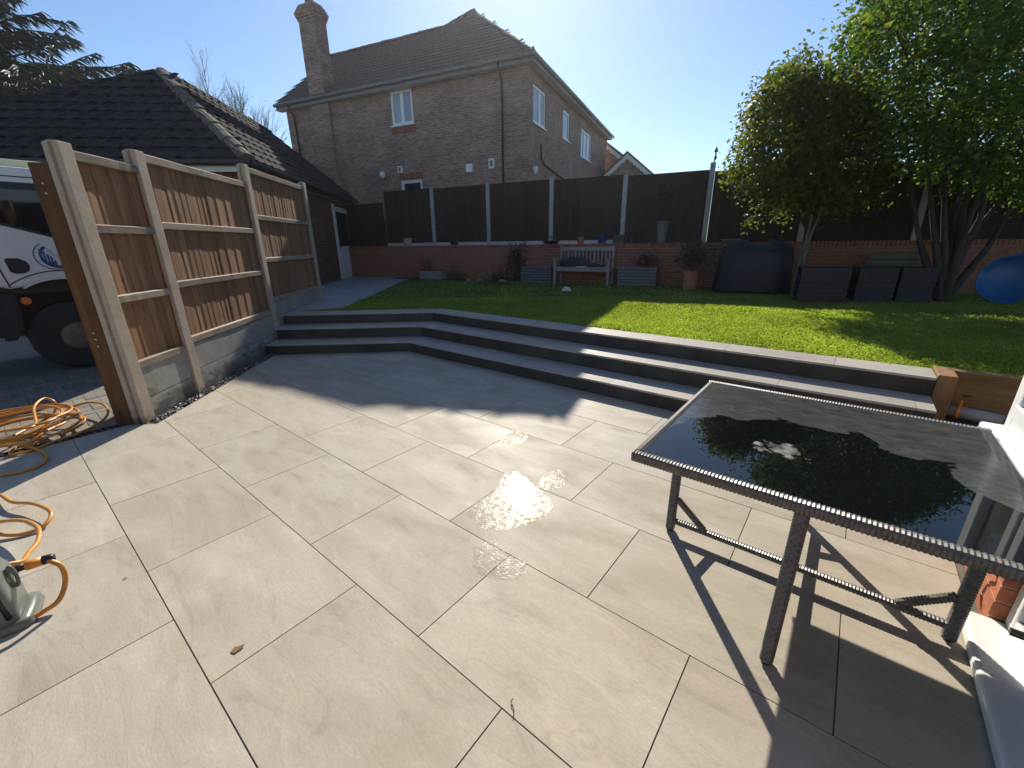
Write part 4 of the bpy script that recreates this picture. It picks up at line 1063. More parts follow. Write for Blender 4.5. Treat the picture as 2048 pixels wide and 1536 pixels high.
for i in range(-2, 9):
    zt = pan_top[i]; z0 = 1.45 + (0.13 if -1 <= i <= 2 else 0); hh = zt - z0
    me = fix(mesh('board', [(0, 0, 0), (bw_ + 0.015, 0.006, 0), (bw_ + 0.015, 0.014, 0), (0, 0.016, 0), (0, 0, hh), (bw_ + 0.015, 0.006, hh), (bw_ + 0.015, 0.014, hh), (0, 0.016, hh)], [(0, 1, 2, 3), (4, 5, 6, 7), (0, 1, 5, 4), (1, 2, 6, 5), (2, 3, 7, 6), (3, 0, 4, 7)], M['backboard']))
    s = max(i * SP + 0.06, -3.58)
    while s < (i + 1) * SP - 0.06:
        link('board', me, bf, M=Matrix.Translation(BP(s, 0.05 + random.uniform(-0.004, 0.004), z0)) @ rotB); s += bw_
    MB().obox(BP(max(i * SP + 0.06, -3.58), 0.03, zt - 0.005), BD * ((i + 1) * SP - 0.06 - max(i * SP + 0.06, -3.58)), BN * 0.06, ZD * 0.03).build('capping', M['backboard'], bf)
    if -1 <= i <= 2:
        MB().obox(BP(i * SP + 0.06, 0.02, 1.42), BD * (SP - 0.12), BN * 0.05, ZD * 0.15).build('gravel_board', M['gboard2'], bf)
# ==================================================================== TREES
def atY(px, py, Y):
    d = ray(px, py); return Vector((0, 0, CAMH)) + d * (Y / d.y)
def leaf_cloud(name, C, n_per, spread, size, mat, parent, asp=0.62, up=0.35, droop=None, flat=1.0):
    """leaf-sized folded faces scattered in clumps around the centres C"""
    C = np.array([tuple(c) for c in C]); k = len(C) * n_per
    P = np.repeat(C, n_per, 0) + NR.normal(0, 1, (k, 3)) * np.array([spread, spread, spread * flat])
    nrm = NR.normal(0, 1, (k, 3)); nrm[:, 2] = np.abs(nrm[:, 2]) + up; nrm /= np.linalg.norm(nrm, axis=1)[:, None]
    a = NR.normal(0, 1, (k, 3))
    if droop is not None: a = a * 0.6 + np.array(droop)
    a -= nrm * (a * nrm).sum(1)[:, None]; a /= np.linalg.norm(a, axis=1)[:, None] + 1e-9
    b = np.cross(nrm, a); s = size * NR.uniform(0.6, 1.25, k)[:, None]
    V = np.zeros((k, 4, 3), np.float32)
    V[:, 0] = P - a * s * 0.5; V[:, 1] = P + b * s * asp * 0.5 + nrm * s * 0.12; V[:, 2] = P + a * s * 0.55; V[:, 3] = P - b * s * asp * 0.5 + nrm * s * 0.12
    base = wloc(parent); V -= np.array(tuple(base), np.float32)
    idx = (np.arange(k)[:, None] * 4).astype(np.int32)
    tri = np.concatenate([idx + 0, idx + 1, idx + 2, idx + 0, idx + 2, idx + 3], 1).reshape(-1)
    me = bpy.data.meshes.new(name); me.vertices.add(k * 4); me.vertices.foreach_set('co', V.reshape(-1))
    me.loops.add(len(tri)); me.loops.foreach_set('vertex_index', tri); nf = len(tri) // 3
    me.polygons.add(nf); me.polygons.foreach_set('loop_start', np.arange(nf, dtype=np.int32) * 3)
    me.update(calc_edges=True); me.materials.append(mat)
    return link(name, me, parent)
def crown_points(poly, Y, depth, n, seed):
    rg_ = random.Random(seed); out = []
    xs = [p[0] for p in poly]; ys = [p[1] for p in poly]; cx = sum(xs) / len(xs); cy = sum(ys) / len(ys)
    hx = (max(xs) - min(xs)) / 2; hy = (max(ys) - min(ys)) / 2
    while len(out) < n:
        x = rg_.uniform(min(xs), max(xs)); y = rg_.uniform(min(ys), max(ys))
        if not inpoly(np.array([x]), np.array([y]), poly)[0]: continue
        r = min(1, math.hypot((x - cx) / hx, (y - cy) / hy)); dd = depth * math.sqrt(max(0.05, 1 - r * r))
        out.append(atY(x, y, Y + rg_.uniform(-dd, dd)))
    return out
def limbs(parent, base, targets, r0, mat, seed, name='branch', sag=0.15):
    rg_ = random.Random(seed)
    for t in targets:
        m = (base + t) / 2 + Vector((rg_.uniform(-sag, sag), rg_.uniform(-sag, sag), rg_.uniform(0, sag)))
        pts = smooth_path([base, base.lerp(m, 0.5) + Vector((rg_.uniform(-.05, .05), rg_.uniform(-.05, .05), 0)), m, t], 4)
        n = len(pts); MB().tube(pts, [r0 * (1 - 0.8 * i / (n - 1)) for i in range(n)], 7).build(name, mat, parent, smooth=True)
# small tree
b1 = at(1588, 592, Z3)
tr1 = empty('maple_tree', 'small bushy green tree with rounded crown in front of dark fence', 'tree', b1)
poly1 = [(1468, 345), (1482, 285), (1498, 235), (1515, 195), (1545, 170), (1565, 150), (1605, 135), (1650, 148), (1690, 140), (1740, 165), (1785, 230), (1790, 330), (1755, 395), (1700, 405), (1650, 415), (1595, 428), (1545, 412), (1508, 392), (1478, 365)]
cp1 = crown_points(poly1, b1.y - 0.25, 1.15, 400, 3)
cp1 += [atY(x, y, b1.y - 0.2) for x, y in ((1606, 112), (1608, 125), (1545, 155), (1462, 338), (1475, 350), (1505, 440), (1578, 425))]
leaf_cloud('crown', cp1, 72, 0.115, 0.08, M['leaf1'], tr1, up=0.5)
fork = b1 + Vector((0.05, 0, 1.15))
MB().tube(smooth_path([b1 - ZD * 0.05, b1 + Vector((0.02, 0.02, 0.5)), fork], 5), [0.075, 0.07, 0.066, 0.064, 0.062, 0.06, 0.06, 0.058, 0.056, 0.055, 0.05], 8).build('trunk', M['barkp'], tr1, smooth=True)
limbs(tr1, fork, [cp1[i] for i in range(0, 200, 14)], 0.035, M['bark'], 5)
limbs(tr1, b1 + Vector((0.02, 0, 0.55)), [cp1[i] for i in (7, 31, 77)], 0.03, M['barkp'], 6)
# big multi-stemmed tree
b2 = at(1885, 604, Z3)
tr2 = empty('garden_tree', 'large multi-stemmed green tree reaching out of the frame at right', 'tree', b2)
poly2 = [(1700, 95), (1705, 60), (1748, 10), (1750, -50), (1850, -130), (2048, -170), (2260, -100), (2360, 100), (2300, 300), (2180, 400), (2048, 410), (1960, 370), (1880, 355), (1800, 325), (1755, 260), (1725, 180)]
cp2 = crown_points(poly2, b2.y + 0.2, 1.7, 840, 9)
cp2 += [atY(x, y, b2.y - 0.1) for x, y in ((1688, 85), (1715, 35), (1720, 60), (1745, -10), (1735, 110), (1725, 130))]
leaf_cloud('crown', cp2, 60, 0.15, 0.08, M['leaf2'], tr2, up=0.4)
limbs(tr2, b2 + Vector((0, 0, -0.05)), [atY(x, y, b2.y + dy) for x, y, dy in ((1850, 250, 0), (1875, 330, 0.5), (1905, 180, -0.2), (1945, 240, 0.3), (2000, 280, -0.3), (2060, 330, 0.2), (1815, 300, 0.4), (2120, 260, 0.0), (1960, 60, 0.3), (2090, 120, -0.4), (1930, 380, 0.3))], 0.075, M['bark'], 12, 'stem', 0.22)
limbs(tr2, atY(1905, 330, b2.y), [cp2[i] for i in range(0, 500, 22)], 0.03, M['bark'], 13)
# cedar behind the garage
Yc = 27.0
cb_ = atY(8, 420, Yc); cb_.z = 1.2
ced = empty('cedar_tree', 'dark cedar with drooping sprays rising behind the garage', 'tree', cb_)
zt_ = atY(5, -130, Yc).z
MB().tube([cb_, cb_.lerp(Vector((cb_.x + 0.3, cb_.y, zt_)), 0.5), Vector((cb_.x + 0.3, cb_.y, zt_))], [0.45, 0.3, 0.06], 9).build('trunk', M['bark'], ced, smooth=True)
def cedar_sprays():
    rg_ = random.Random(21); V = []; Fc = []; br = MB()
    hh = zt_ - cb_.z
    for k in range(190):
        f = rg_.uniform(0.14, 0.99); z = cb_.z + hh * f; az = rg_.uniform(0, 2 * math.pi)
        L_ = (10.5 * (1 - f) ** 0.8 + 1.9) * rg_.uniform(0.75, 1.15)
        d = Vector((math.cos(az), math.sin(az), 0)); side = Vector((-d.y, d.x, 0))
        p0 = Vector((cb_.x + 0.2, cb_.y, z)); pts = []
        for q in range(9):
            t = q / 8; pts.append(p0 + d * (L_ * t) + ZD * (L_ * (0.30 * t - 0.06 * math.sin(t * 6 + k)) + 0.25 * t * t))
        br.tube(pts, [0.07 * (1 - 0.85 * q / 8) + 0.008 for q in range(9)], 5, False)
        n = int(L_ * 22)
        for m in range(n):
            t = rg_.uniform(0.12, 1.0); i = min(7, int(t * 8)); p = pts[i].lerp(pts[i + 1], t * 8 - i)
            sg = rg_.choice((-1, 1)); ln = rg_.uniform(0.5, 1.25) * (1.15 - 0.5 * t)
            dr = (d * rg_.uniform(0.35, 0.9) + side * sg * rg_.uniform(0.15, 0.9) + ZD * rg_.uniform(-0.75, -0.15)).normalized()
            for tw in range(2):
                wv = dr.cross(ZD if tw else d).normalized() * rg_.uniform(0.028, 0.06)
                a = p; b_ = p + dr * ln * 0.55 + ZD * 0.03; c = p + dr * ln - ZD * 0.05
                o = len(V); V += [a - wv * 0.5, a + wv * 0.5, b_ + wv, c, b_ - wv]; Fc.append((o, o + 1, o + 2, o + 3, o + 4))
    br.build('branches', M['bark'], ced)['kind'] = 'stuff'
    mk('crown', V, Fc, M['needle'], ced)
cedar_sprays()
# bare tree between garage and house
Yb = 33.0
bb = atY(538, 440, Yb); bb.z = 1.3
bare = empty('bare_tree', 'small leafless tree seen between the garage roof and the house', 'tree', bb)
def bare_tree():
    rg_ = random.Random(4); mb = MB(); tips = []
    def grow(p, d, L_, r, lev):
        pts = [p]; 
        for q in range(4):
            d = (d + Vector((rg_.uniform(-.16, .16), rg_.uniform(-.16, .16), rg_.uniform(-0.02, .12)))).normalized(); p = p + d * L_ / 4; pts.append(p)
        mb.tube(pts, [r * (1 - 0.14 * q) for q in range(5)], 5 if lev < 3 else 4, False)
        if lev < 5:
            for q in range(4 if lev else 5):
                a = rg_.uniform(0, 2 * math.pi); sp = rg_.uniform(0.2, 0.5)
                nd = (d + Vector((math.cos(a) * sp, math.sin(a) * sp, rg_.uniform(-0.1, 0.4)))).normalized()
                grow(pts[rg_.choice((2, 3, 4, 4))], nd, L_ * rg_.uniform(0.55, 0.75), r * 0.52, lev + 1)
        else: tips.append(p)
    H_ = atY(538, 205, Yb).z - bb.z
    grow(bb, Vector((0, 0, 1)), H_ * 0.46, 0.15, 0)
    mb.build('branches', M['bark'], bare)
    leaf_cloud('buds', tips[::3], 2, 0.10, 0.07, M['leaf1'], bare)
bare_tree()

# ==================================================================== TRUCK ON THE DRIVE
TA = Vector((-5.8, 5.5, 0))
truck = empty('tipper_truck', 'white cab-over tipper truck with blue round logo on its door, behind the gate post', 'truck', TA - UD * 1.0 + ZD * -0.05)
def TP(t, z, w=0.0): return TA + VD * t - UD * w + ZD * z
arch = [(0.03 + 0.64 * math.cos(R(a)), 0.52 + 0.64 * math.sin(R(a))) for a in range(8, 125, 9)]
cabp = [(-0.98, 1.12), (-0.98, 2.36), (-0.90, 2.45), (0.34, 2.45), (0.50, 2.38), (0.80, 1.62), (0.86, 1.25), (0.86, 0.50), (0.70, 0.50)] + arch + [(-0.42, 1.07), (-0.50, 1.10)]
cab_o = MB().extr([TP(t, z, 0.0) for t, z in cabp], -UD * 1.95).build('cab', M['truckw'], truck, recalc=True); bev(cab_o, 0.03)
def plate(name, pts, mat, parent, out=0.006, th=0.02):
    return MB().extr([TP(t, z, -out) for t, z in pts], -UD * th).build(name, mat, parent, recalc=True)
win = plate('door_window', [(-0.48, 2.28), (0.30, 2.28), (0.46, 2.12), (0.66, 1.46), (-0.02, 1.70), (-0.48, 1.86)], M['black'], truck, 0.005)
plate('pane', [(-0.45, 2.20), (0.26, 2.20), (0.40, 2.06), (0.58, 1.54), (-0.02, 1.735), (-0.45, 1.885)], M['paned'], win, 0.010)
plate('roof_seam', [(-0.95, 2.355), (0.38, 2.345), (0.38, 2.333), (-0.95, 2.343)], M['black'], truck, 0.004)
hp = [(-0.385, 1.415), (-0.36, 1.43), (-0.27, 1.425), (-0.215, 1.39), (-0.195, 1.34), (-0.21, 1.28), (-0.255, 1.25), (-0.33, 1.245), (-0.37, 1.27)]
hd = plate('door_handle', hp, M['black'], truck, 0.008); bev(hd, 0.004)
def arc(c, r0, r1, a0, a1, n=24): return [(c[0] + r1 * math.cos(R(a0 + (a1 - a0) * i / n)), c[1] + r1 * math.sin(R(a0 + (a1 - a0) * i / n))) for i in range(n + 1)] + [(c[0] + r0 * math.cos(R(a1 - (a1 - a0) * i / n)), c[1] + r0 * math.sin(R(a1 - (a1 - a0) * i / n))) for i in range(n + 1)]
def strip(name, pts, mat, parent, out=0.0042):
    n = len(pts) // 2; V = [TP(t, z, -out) for t, z in pts]
    Fc = [(i, i + 1, 2 * n - 2 - i, 2 * n - 1 - i) for i in range(n - 1)]
    return mk(name, V, Fc, mat, parent)
lc = (0.03, 1.445)
strip('logo_ring', arc(lc, 0.158, 0.168, 118, 330), M['logonavy'], truck)
strip('logo_crescent', [(lc[0] + 0.02 * 0 + x, z) for x, z in arc(lc, 0.118, 0.148, 125, 300)], M['logonavy'], truck)
mb = MB()
for k in range(4):
    t0 = -0.075 + k * 0.026; zb = 1.40 - k * 0.022; ztp = 1.535 - k * 0.03
    q = [TP(t0, zb, -0.0045), TP(t0 + 0.018, zb - 0.008, -0.0045), TP(t0 + 0.018, ztp - 0.01, -0.0045), TP(t0, ztp, -0.0045)]; mb.add(q, [(0, 1, 2, 3)])
mb.add([TP(-0.055, 1.375, -0.0045), TP(0.03, 1.315, -0.0045), TP(0.05, 1.318, -0.0045), TP(0.045, 1.40, -0.0045), TP(0.02, 1.375, -0.0045)], [(0, 1, 2, 3, 4)])
mb.build('logo_towers', M['logoblue'], truck)
mb = MB()
for k in range(3):
    pts = [(-0.02 + k * 0.012, 1.545 - k * 0.03), (0.03 + k * 0.01, 1.51 - k * 0.03), (0.045 + k * 0.01, 1.46 - k * 0.03), (0.075 + k * 0.008, 1.44 - k * 0.028)]
    for a, b in zip(pts[:-1], pts[1:]): mb.add([TP(a[0], a[1], -0.0045), TP(b[0], b[1], -0.0045), TP(b[0], b[1] + 0.004, -0.0045), TP(a[0], a[1] + 0.004, -0.0045)], [(0, 1, 2, 3)])
mb.build('logo_lines', M['logonavy'], truck)
mb = MB()
for r_ in range(3):
    for k in range(5):
        t0 = 0.085 + k * 0.017 + r_ * 0.004; z0 = 1.475 - r_ * 0.03 - k * 0.012
        mb.add([TP(t0, z0, -0.0045), TP(t0 + 0.012, z0 - 0.008, -0.0045), TP(t0 + 0.012, z0 + 0.008, -0.0045), TP(t0, z0 + 0.016, -0.0045)], [(0, 1, 2, 3)])
mb.build('logo_lettering', M['logoblue'], truck)
fl = strip('arch_flare', arc((0.03, 0.52), 0.74, 0.752, 10, 128, 20), M['black'], truck)
plate('arch_lip', arc((0.03, 0.52), 0.642, 0.70, 10, 126, 20)[:0] or [(0.03 + 0.66 * math.cos(R(a)), 0.52 + 0.66 * math.sin(R(a))) for a in range(10, 125, 8)] + [(0.03 + 0.642 * math.cos(R(a)), 0.52 + 0.642 * math.sin(R(a))) for a in range(122, 9, -8)], M['truckw'], truck, 0.012, 0.02)
plate('door_seam', [(-0.455, 1.32), (-0.44, 1.32), (-0.41, 1.09), (-0.425, 1.09)], M['black'], truck, 0.004)
plate('mud_flap', [(-0.62, 1.04), (-0.40, 1.0), (-0.42, 0.62), (-0.52, 0.45), (-0.62, 0.45)], M['rubber'], truck, -0.05, 0.05)
MB().obox(TP(-0.75, 0.45, 0.42), VD * 1.55, -UD * 1.1, ZD * 0.85).build('engine_bay', M['black'], truck, recalc=True)
MB().obox(TP(-0.72, 1.0, 0.12), VD * 1.5, -UD * 1.7, ZD * 0.15).build('arch_liner', M['black'], truck, recalc=True)
am = MB().tube([TP(-0.33, 0.92, 0.0), TP(-0.33, 0.92, 0.06)], [0.045, 0.05], 10).build('side_reflector', M['amber'], truck)
lb_ = MB().obox(TP(-0.62, 2.452, 0.12), VD * 0.86, -UD * -0.0 - UD * 1.6, ZD * 0.09).build('beacon_bar', M['yellowbar'], truck, recalc=True); bev(lb_, 0.02)
for (t, w) in ((0.03, 0.12), (0.03, 1.58), (-3.0, 0.12), (-3.0, 1.58)):
    mb = MB(); n = 22
    prof = [(0.18, 0.0), (0.40, 0.0), (0.455, 0.03), (0.46, 0.12), (0.455, 0.21), (0.40, 0.24), (0.18, 0.24)]
    V = []; Fc = []
    for r_, x in prof:
        for k in range(n): V.append(TP(t + r_ * math.cos(2 * math.pi * k / n), 0.41 + r_ * math.sin(2 * math.pi * k / n), w + x))
    for i in range(len(prof) - 1):
        for k in range(n): Fc.append((i * n + k, i * n + (k + 1) % n, (i + 1) * n + (k + 1) % n, (i + 1) * n + k))
    wh = mk('wheel', V, Fc, M['rubber'], truck, base=TP(t, 0.41, w), recalc=True)
    MB().tube([TP(t, 0.41, w - 0.01), TP(t, 0.41, w + 0.02), TP(t, 0.41, w + 0.1)], [0.10, 0.2, 0.22], 16).build('hub', M['hub'], wh)
MB().obox(TP(-4.6, 0.55, 0.55), VD * 5.2, -UD * 0.85, ZD * 0.25).build('chassis', M['black'], truck, recalc=True)
bd = MB().obox(TP(-4.7, 1.0, -0.02), VD * 3.55, -UD * 1.99, ZD * 0.12).obox(TP(-4.7, 1.12, -0.02), VD * 3.55, -UD * 0.05, ZD * 0.45).obox(TP(-4.7, 1.12, 1.92), VD * 3.55, -UD * 0.05, ZD * 0.45).obox(TP(-1.20, 1.12, 0.03), VD * 0.05, -UD * 1.89, ZD * 1.0).build('tipper_body', M['truckw'], truck, recalc=True)
ws = MB().add([TP(0.545, 2.28, 0.12), TP(0.79, 1.66, 0.12), TP(0.79, 1.66, 1.83), TP(0.545, 2.28, 1.83)], [(0, 1, 2, 3)]); 
mk('windscreen', [v + VD * 0.022 + ZD * 0.008 for v in ws.V], ws.F, M['paned'], truck)
for w in (0.15, 1.5): MB().obox(TP(0.855, 0.78, w), VD * 0.02, -UD * 0.3, ZD * 0.2).build('headlight', M['steel'], truck, recalc=True)
MB().obox(TP(0.86, 0.42, 0.02), VD * 0.08, -UD * 1.91, ZD * 0.26).build('bumper', M['truckw'], truck, recalc=True)

# ==================================================================== HOUSE WALL ON THE RIGHT
ext = empty('house_extension', 'white framed window and door in the red brick house wall at the right edge', 'house', UV(0.9, 2.0, 0))
WU = 0.69
pb = MB().obox((0, 0, 0), (0.102, 0, 0), (0, 0.215, 0), (0, 0, 0.065)); pb_me = mesh('brick', pb.V, pb.F, M['brick2'])
hb = MB().obox((0, 0, 0), (0.102, 0, 0), (0, 0.1025, 0), (0, 0, 0.065)); hb_me = mesh('brick', hb.V, hb.F, M['brick2'])
rotU = Matrix((UD, VD, ZD)).transposed().to_4x4()
PV0, PV1 = 2.235, 2.235 + 0.225 * 2.5 - 0.01
MB().obox(UV(WU + 0.004, PV0 + 0.004, -0.1), UD * 0.22, VD * (PV1 - PV0 - 0.008), ZD * 0.755).build('mortar_core', M['mortar2'], ext)
for r_ in range(10):
    z = -0.09 + r_ * 0.075; v = PV0
    row = ([pb_me, pb_me, hb_me] if r_ % 2 else [hb_me, pb_me, pb_me])
    for me in row:
        wv = 0.215 if me is pb_me else 0.1025
        link('brick', me, ext, M=Matrix.Translation(UV(WU + random.uniform(-0.0015, 0.0015), v, z)) @ rotU); v += wv + 0.01
    # return face bricks deeper in the reveal
    link('brick', hb_me, ext, M=Matrix.Translation(UV(WU + 0.113, PV0 + 0.001, z)) @ rotU)
# far side wall of the extension
mk('side_wall', *(lambda mb: (mb.V, mb.F))(MB().obox(UV(WU + 0.225, PV1 - 0.12, -0.2), UD * 6, VD * 0.115, ZD * 2.9)), M['hbrick'], ext, uv=lambda p: (p.dot(UD), p.z))
sill = MB().obox(UV(0.60, 2.20, 0.648), UD * 0.2, VD * (PV1 - 2.20 + 0.05), ZD * 0.042).build('window_sill', M['upvc'], ext); bev(sill, 0.012, 3)
SF = 0.692
wfr = MB()
FT = 2.15
wfr.obox(UV(0.665, PV1 - 0.075, SF), UD * 0.08, VD * 0.07, ZD * (FT - SF))
wfr.obox(UV(0.665, 2.225, SF), UD * 0.08, VD * (PV1 - 0.30 - 2.0), ZD * 0.07)
wfr.obox(UV(0.665, 2.225, FT - 0.07), UD * 0.08, VD * (PV1 - 0.30 - 2.0), ZD * 0.07)
wfr.obox(UV(0.665, 2.16, SF), UD * 0.08, VD * 0.063, ZD * (FT - SF))
wf_o = wfr.build('window', M['upvc'], ext, recalc=True); bev(wf_o, 0.006)
sash = MB(); a0, a1 = 2.23, PV1 - 0.08
for (q0, q1, z0, z1) in ((a0, a1, SF + 0.073, SF + 0.14), (a0, a1, FT - 0.14, FT - 0.073), (a0, a0 + 0.06, SF + 0.142, FT - 0.142), (a1 - 0.06, a1, SF + 0.142, FT - 0.142)):
    sash.obox(UV(0.655, q0, z0), UD * 0.07, VD * (q1 - q0), ZD * (z1 - z0))
bev(sash.build('sash', M['upvc'], wf_o, recalc=True), 0.008)
MB().obox(UV(0.69, a0 + 0.058, SF + 0.14), UD * 0.02, VD * (a1 - a0 - 0.116), ZD * (FT - SF - 0.28)).build('pane', M['panew'], wf_o)
# side light of the window facing the lawn
wl2 = window(UV(0.75, PV1 - 0.006 + 0.09, SF), UD, VD, 1.5, FT - SF, [0.5], ext, M['panew'])
# doors
th_ = MB().obox(UV(0.612, 0.3, 0.0), UD * 0.20, VD * 1.93, ZD * 0.055).build('door_sill', M['upvc'], ext); bev(th_, 0.016, 3)
dj = MB().obox(UV(0.735, 2.155, 0.056), UD * 0.07, VD * 0.075, ZD * 2.1).obox(UV(0.735, 0.3, 0.056), UD * 0.07, VD * 1.853, ZD * 0.07).build('door', M['upvc'], ext, recalc=True); bev(dj, 0.006)
MB().obox(UV(0.762, 0.3, 0.128), UD * 0.02, VD * 1.853, ZD * 1.95).build('pane', M['panew'], dj)
hk = MB().tube([UV(0.742, 2.02, 0.16), UV(0.725, 2.02, 0.16)], 0.014, 10).obox(UV(0.692, 2.010, 0.152), UD * 0.045, VD * 0.02, ZD * 0.005).obox(UV(0.692, 2.010, 0.168), UD * 0.035, VD * 0.02, ZD * 0.005).obox(UV(0.687, 2.010, 0.152), UD * 0.005, VD * 0.02, ZD * 0.021).build('door_catch', M['black'], dj)
MB().obox(UV(WU, -1.6, 2.16), UD * 0.25, VD * (PV1 + 1.6), ZD * 0.5).build('lintel_wall', M['brick2'], ext)
MB().obox(UV(WU, -1.6, -0.1), UD * 0.25, VD * 1.88, ZD * 2.258).build('near_wall', M['brick2'], ext)
# black cable clipped to the brickwork
cp_ = [UV(WU - 0.006, 2.52, 0.42), UV(WU - 0.012, 2.42, 0.28), UV(WU - 0.03, 2.33, 0.22), UV(WU - 0.06, 2.42, 0.20), UV(WU - 0.10, 2.50, 0.16)]
o = MB().tube(smooth_path(cp_, 6), 0.006, 6).build('black_cable', M['black'], base=cp_[0], smooth=True)
props(o, 'short black cable with plug hanging on the brick pier by the table', 'cable')
MB().tube([cp_[-1], cp_[-1] + Vector((-0.035, -0.02, -0.01))], [0.011, 0.011], 8).build('plug', M['black'], o)

# ==================================================================== SLEEPERS AT THE END OF THE STEPS
sp_ = MB().obox(UV(0.66, 4.53, -0.22), UD * 0.115, VD * 0.33, ZD * 0.722).build('sleeper_post', M['sleeper'], base=UV(0.71, 4.69, -0.2)); bev(sp_, 0.008)
props(sp_, 'upright brown oak sleeper post at the right end of the steps', 'sleeper')
ang = math.atan2(UD.y, UD.x); Mx = Matrix.Translation(UV(0.778, 4.84, 0)) @ Matrix.Rotation(ang, 4, 'Z')
for k in range(2):
    bx_ = MB().obox((0, 0, -0.22 + k * 0.36), (3.2, 0, 0), (0, 0.10, 0), (0, 0, 0.355 if k == 0 else 0.345))
    o = link('retaining_sleeper', mesh('retaining_sleeper', bx_.V, bx_.F, M['sleeper_h']), M=Mx); bev(o, 0.008)
    props(o, ('lower' if k == 0 else 'upper') + ' long oak sleeper holding back the lawn beside the sleeper post', 'sleeper', 'sleepers at the lawn edge')
MB().obox(UV(0.662, 2.81, -0.2), UD * 4.3, VD * 2.02, ZD * 0.33).build('side_passage', M['soil'])['kind'] = 'structure'
pp0, pp1 = UV(0.79, 4.70, 0.182), UV(1.10, 4.64, 0.18)
pipe = MB().tube([pp0, pp0.lerp(pp1, 0.5), pp1], 0.05, 12).build('drain_pipe', M['pvcgrey'], base=pp0, smooth=True)
props(pipe, 'short grey plastic pipe with orange clip lying behind the sleeper post', 'pipe')
MB().tube([pp0.lerp(pp1, 0.18), pp0.lerp(pp1, 0.26)], 0.056, 12).build('clip', M['connect'], pipe, smooth=True)
MB().tube([pp0.lerp(pp1, 0.22) + ZD * 0.05, pp0.lerp(pp1, 0.22) + ZD * 0.10], 0.012, 8).build('clip_tab', M['connect'], pipe)
for k, (a, b, z) in enumerate(((4.50, 4.35, 0.14), (4.22, 4.0, 0.14))):
    o = MB().tube(smooth_path([UV(0.72, a, z), UV(1.0, a - 0.1, z + 0.01), UV(1.8, b, z)], 5), 0.008, 6).build('white_cable', M['white'], base=UV(0.72, a, z))
    props(o, ('white cable running from the grey pipe' if k == 0 else 'second white cable on the dark ground nearer the window sill'), 'cable', 'white cables in the side passage')

# ==================================================================== RATTAN TABLE
tcn = Vector((1.302, 1.592, 0))
table = empty('rattan_table', 'grey rattan garden table with wet black glass top', 'table', tcn)
def T_(a, b, z): return tcn + UD * a + VD * b + ZD * z
def woven(p0, p1, hw, hh, name, parent, upv=None, pitch=0.0125, rib=0.0028):
    """bar wrapped in cane: rounded section swept with ribs"""
    d = p1 - p0; L_ = d.length; d.normalize()
    up_ = upv or ZD; up_ = (up_ - d * up_.dot(d)).normalized(); sd_ = d.cross(up_)
    n = max(4, int(L_ / pitch)); V = []; Fc = []; m = 10
    for i in range(2 * n + 1):
        g = 0.0 if i % 2 else -rib; p = p0 + d * (L_ * i / (2 * n))
        for k in range(m):
            th = 2 * math.pi * (k + 0.5) / m; c, s = math.cos(th), math.sin(th)
            q = 0.62; x = math.copysign(abs(c) ** q, c); y = math.copysign(abs(s) ** q, s)
            V.append(p + sd_ * x * (hw + g) + up_ * y * (hh + g))
    for i in range(2 * n):
        for k in range(m): Fc.append((i * m + k, i * m + (k + 1) % m, (i + 1) * m + (k + 1) % m, (i + 1) * m + k))
    Fc += [tuple(range(m))[::-1], tuple(2 * n * m + k for k in range(m))]
    return mk(name, V, Fc, M['rattan'], parent)
HS = 0.585; TZ = 0.72
for (a0, b0, a1, b1) in ((-HS, -HS + 0.02, HS, -HS + 0.02), (-HS, HS - 0.02, HS, HS - 0.02), (-HS + 0.02, -HS + 0.04, -HS + 0.02, HS - 0.04), (HS - 0.02, -HS + 0.04, HS - 0.02, HS - 0.04)):
    woven(T_(a0, b0, TZ - 0.022), T_(a1, b1, TZ - 0.022), 0.022, 0.024, 'rim', table)
gl = MB().obox((-HS + 0.036, -HS + 0.036, -0.005), (2 * HS - 0.072, 0, 0), (0, 2 * HS - 0.072, 0), (0, 0, 0.005))
Mg = Matrix.Translation(T_(0, 0, TZ - 0.003)) @ rotU
link('glass_top', mesh('glass_top', gl.V, gl.F, M['tabletop']), table, M=Mg)
Q = 0.553
for (a, b, ia, ib) in ((-Q, 0, 1, 0), (Q, 0, -1, 0), (0, -Q, 0, 1), (0, Q, 0, -1)):
    lg = woven(T_(a, b, 0.012), T_(a, b, TZ - 0.045), 0.024, 0.024, 'leg', table, upv=UD)
    MB().lathe(T_(a, b, 0.0), [(0.017, 0.0), (0.02, 0.004), (0.02, 0.014)], 10).build('foot', M['black'], lg)
    zs_ = 0.075 if b == 0 else 0.105
    woven(T_(a + ia * 0.02, b + ib * 0.02, 0.205), T_(a + ia * 0.17, b + ib * 0.17, zs_), 0.017, 0.017, 'brace', table, pitch=0.012)
woven(T_(-Q, 0, 0.065), T_(Q, 0, 0.065), 0.019, 0.016, 'stretcher', table)
woven(T_(0, -Q, 0.097), T_(0, Q, 0.097), 0.019, 0.016, 'stretcher', table)
for (a, b, dx, dy) in ((-Q, 0, 1, 0), (Q, 0, -1, 0)):
    woven(T_(a, b, TZ - 0.055), T_(0, 0, TZ - 0.055), 0.016, 0.012, 'underframe', table)

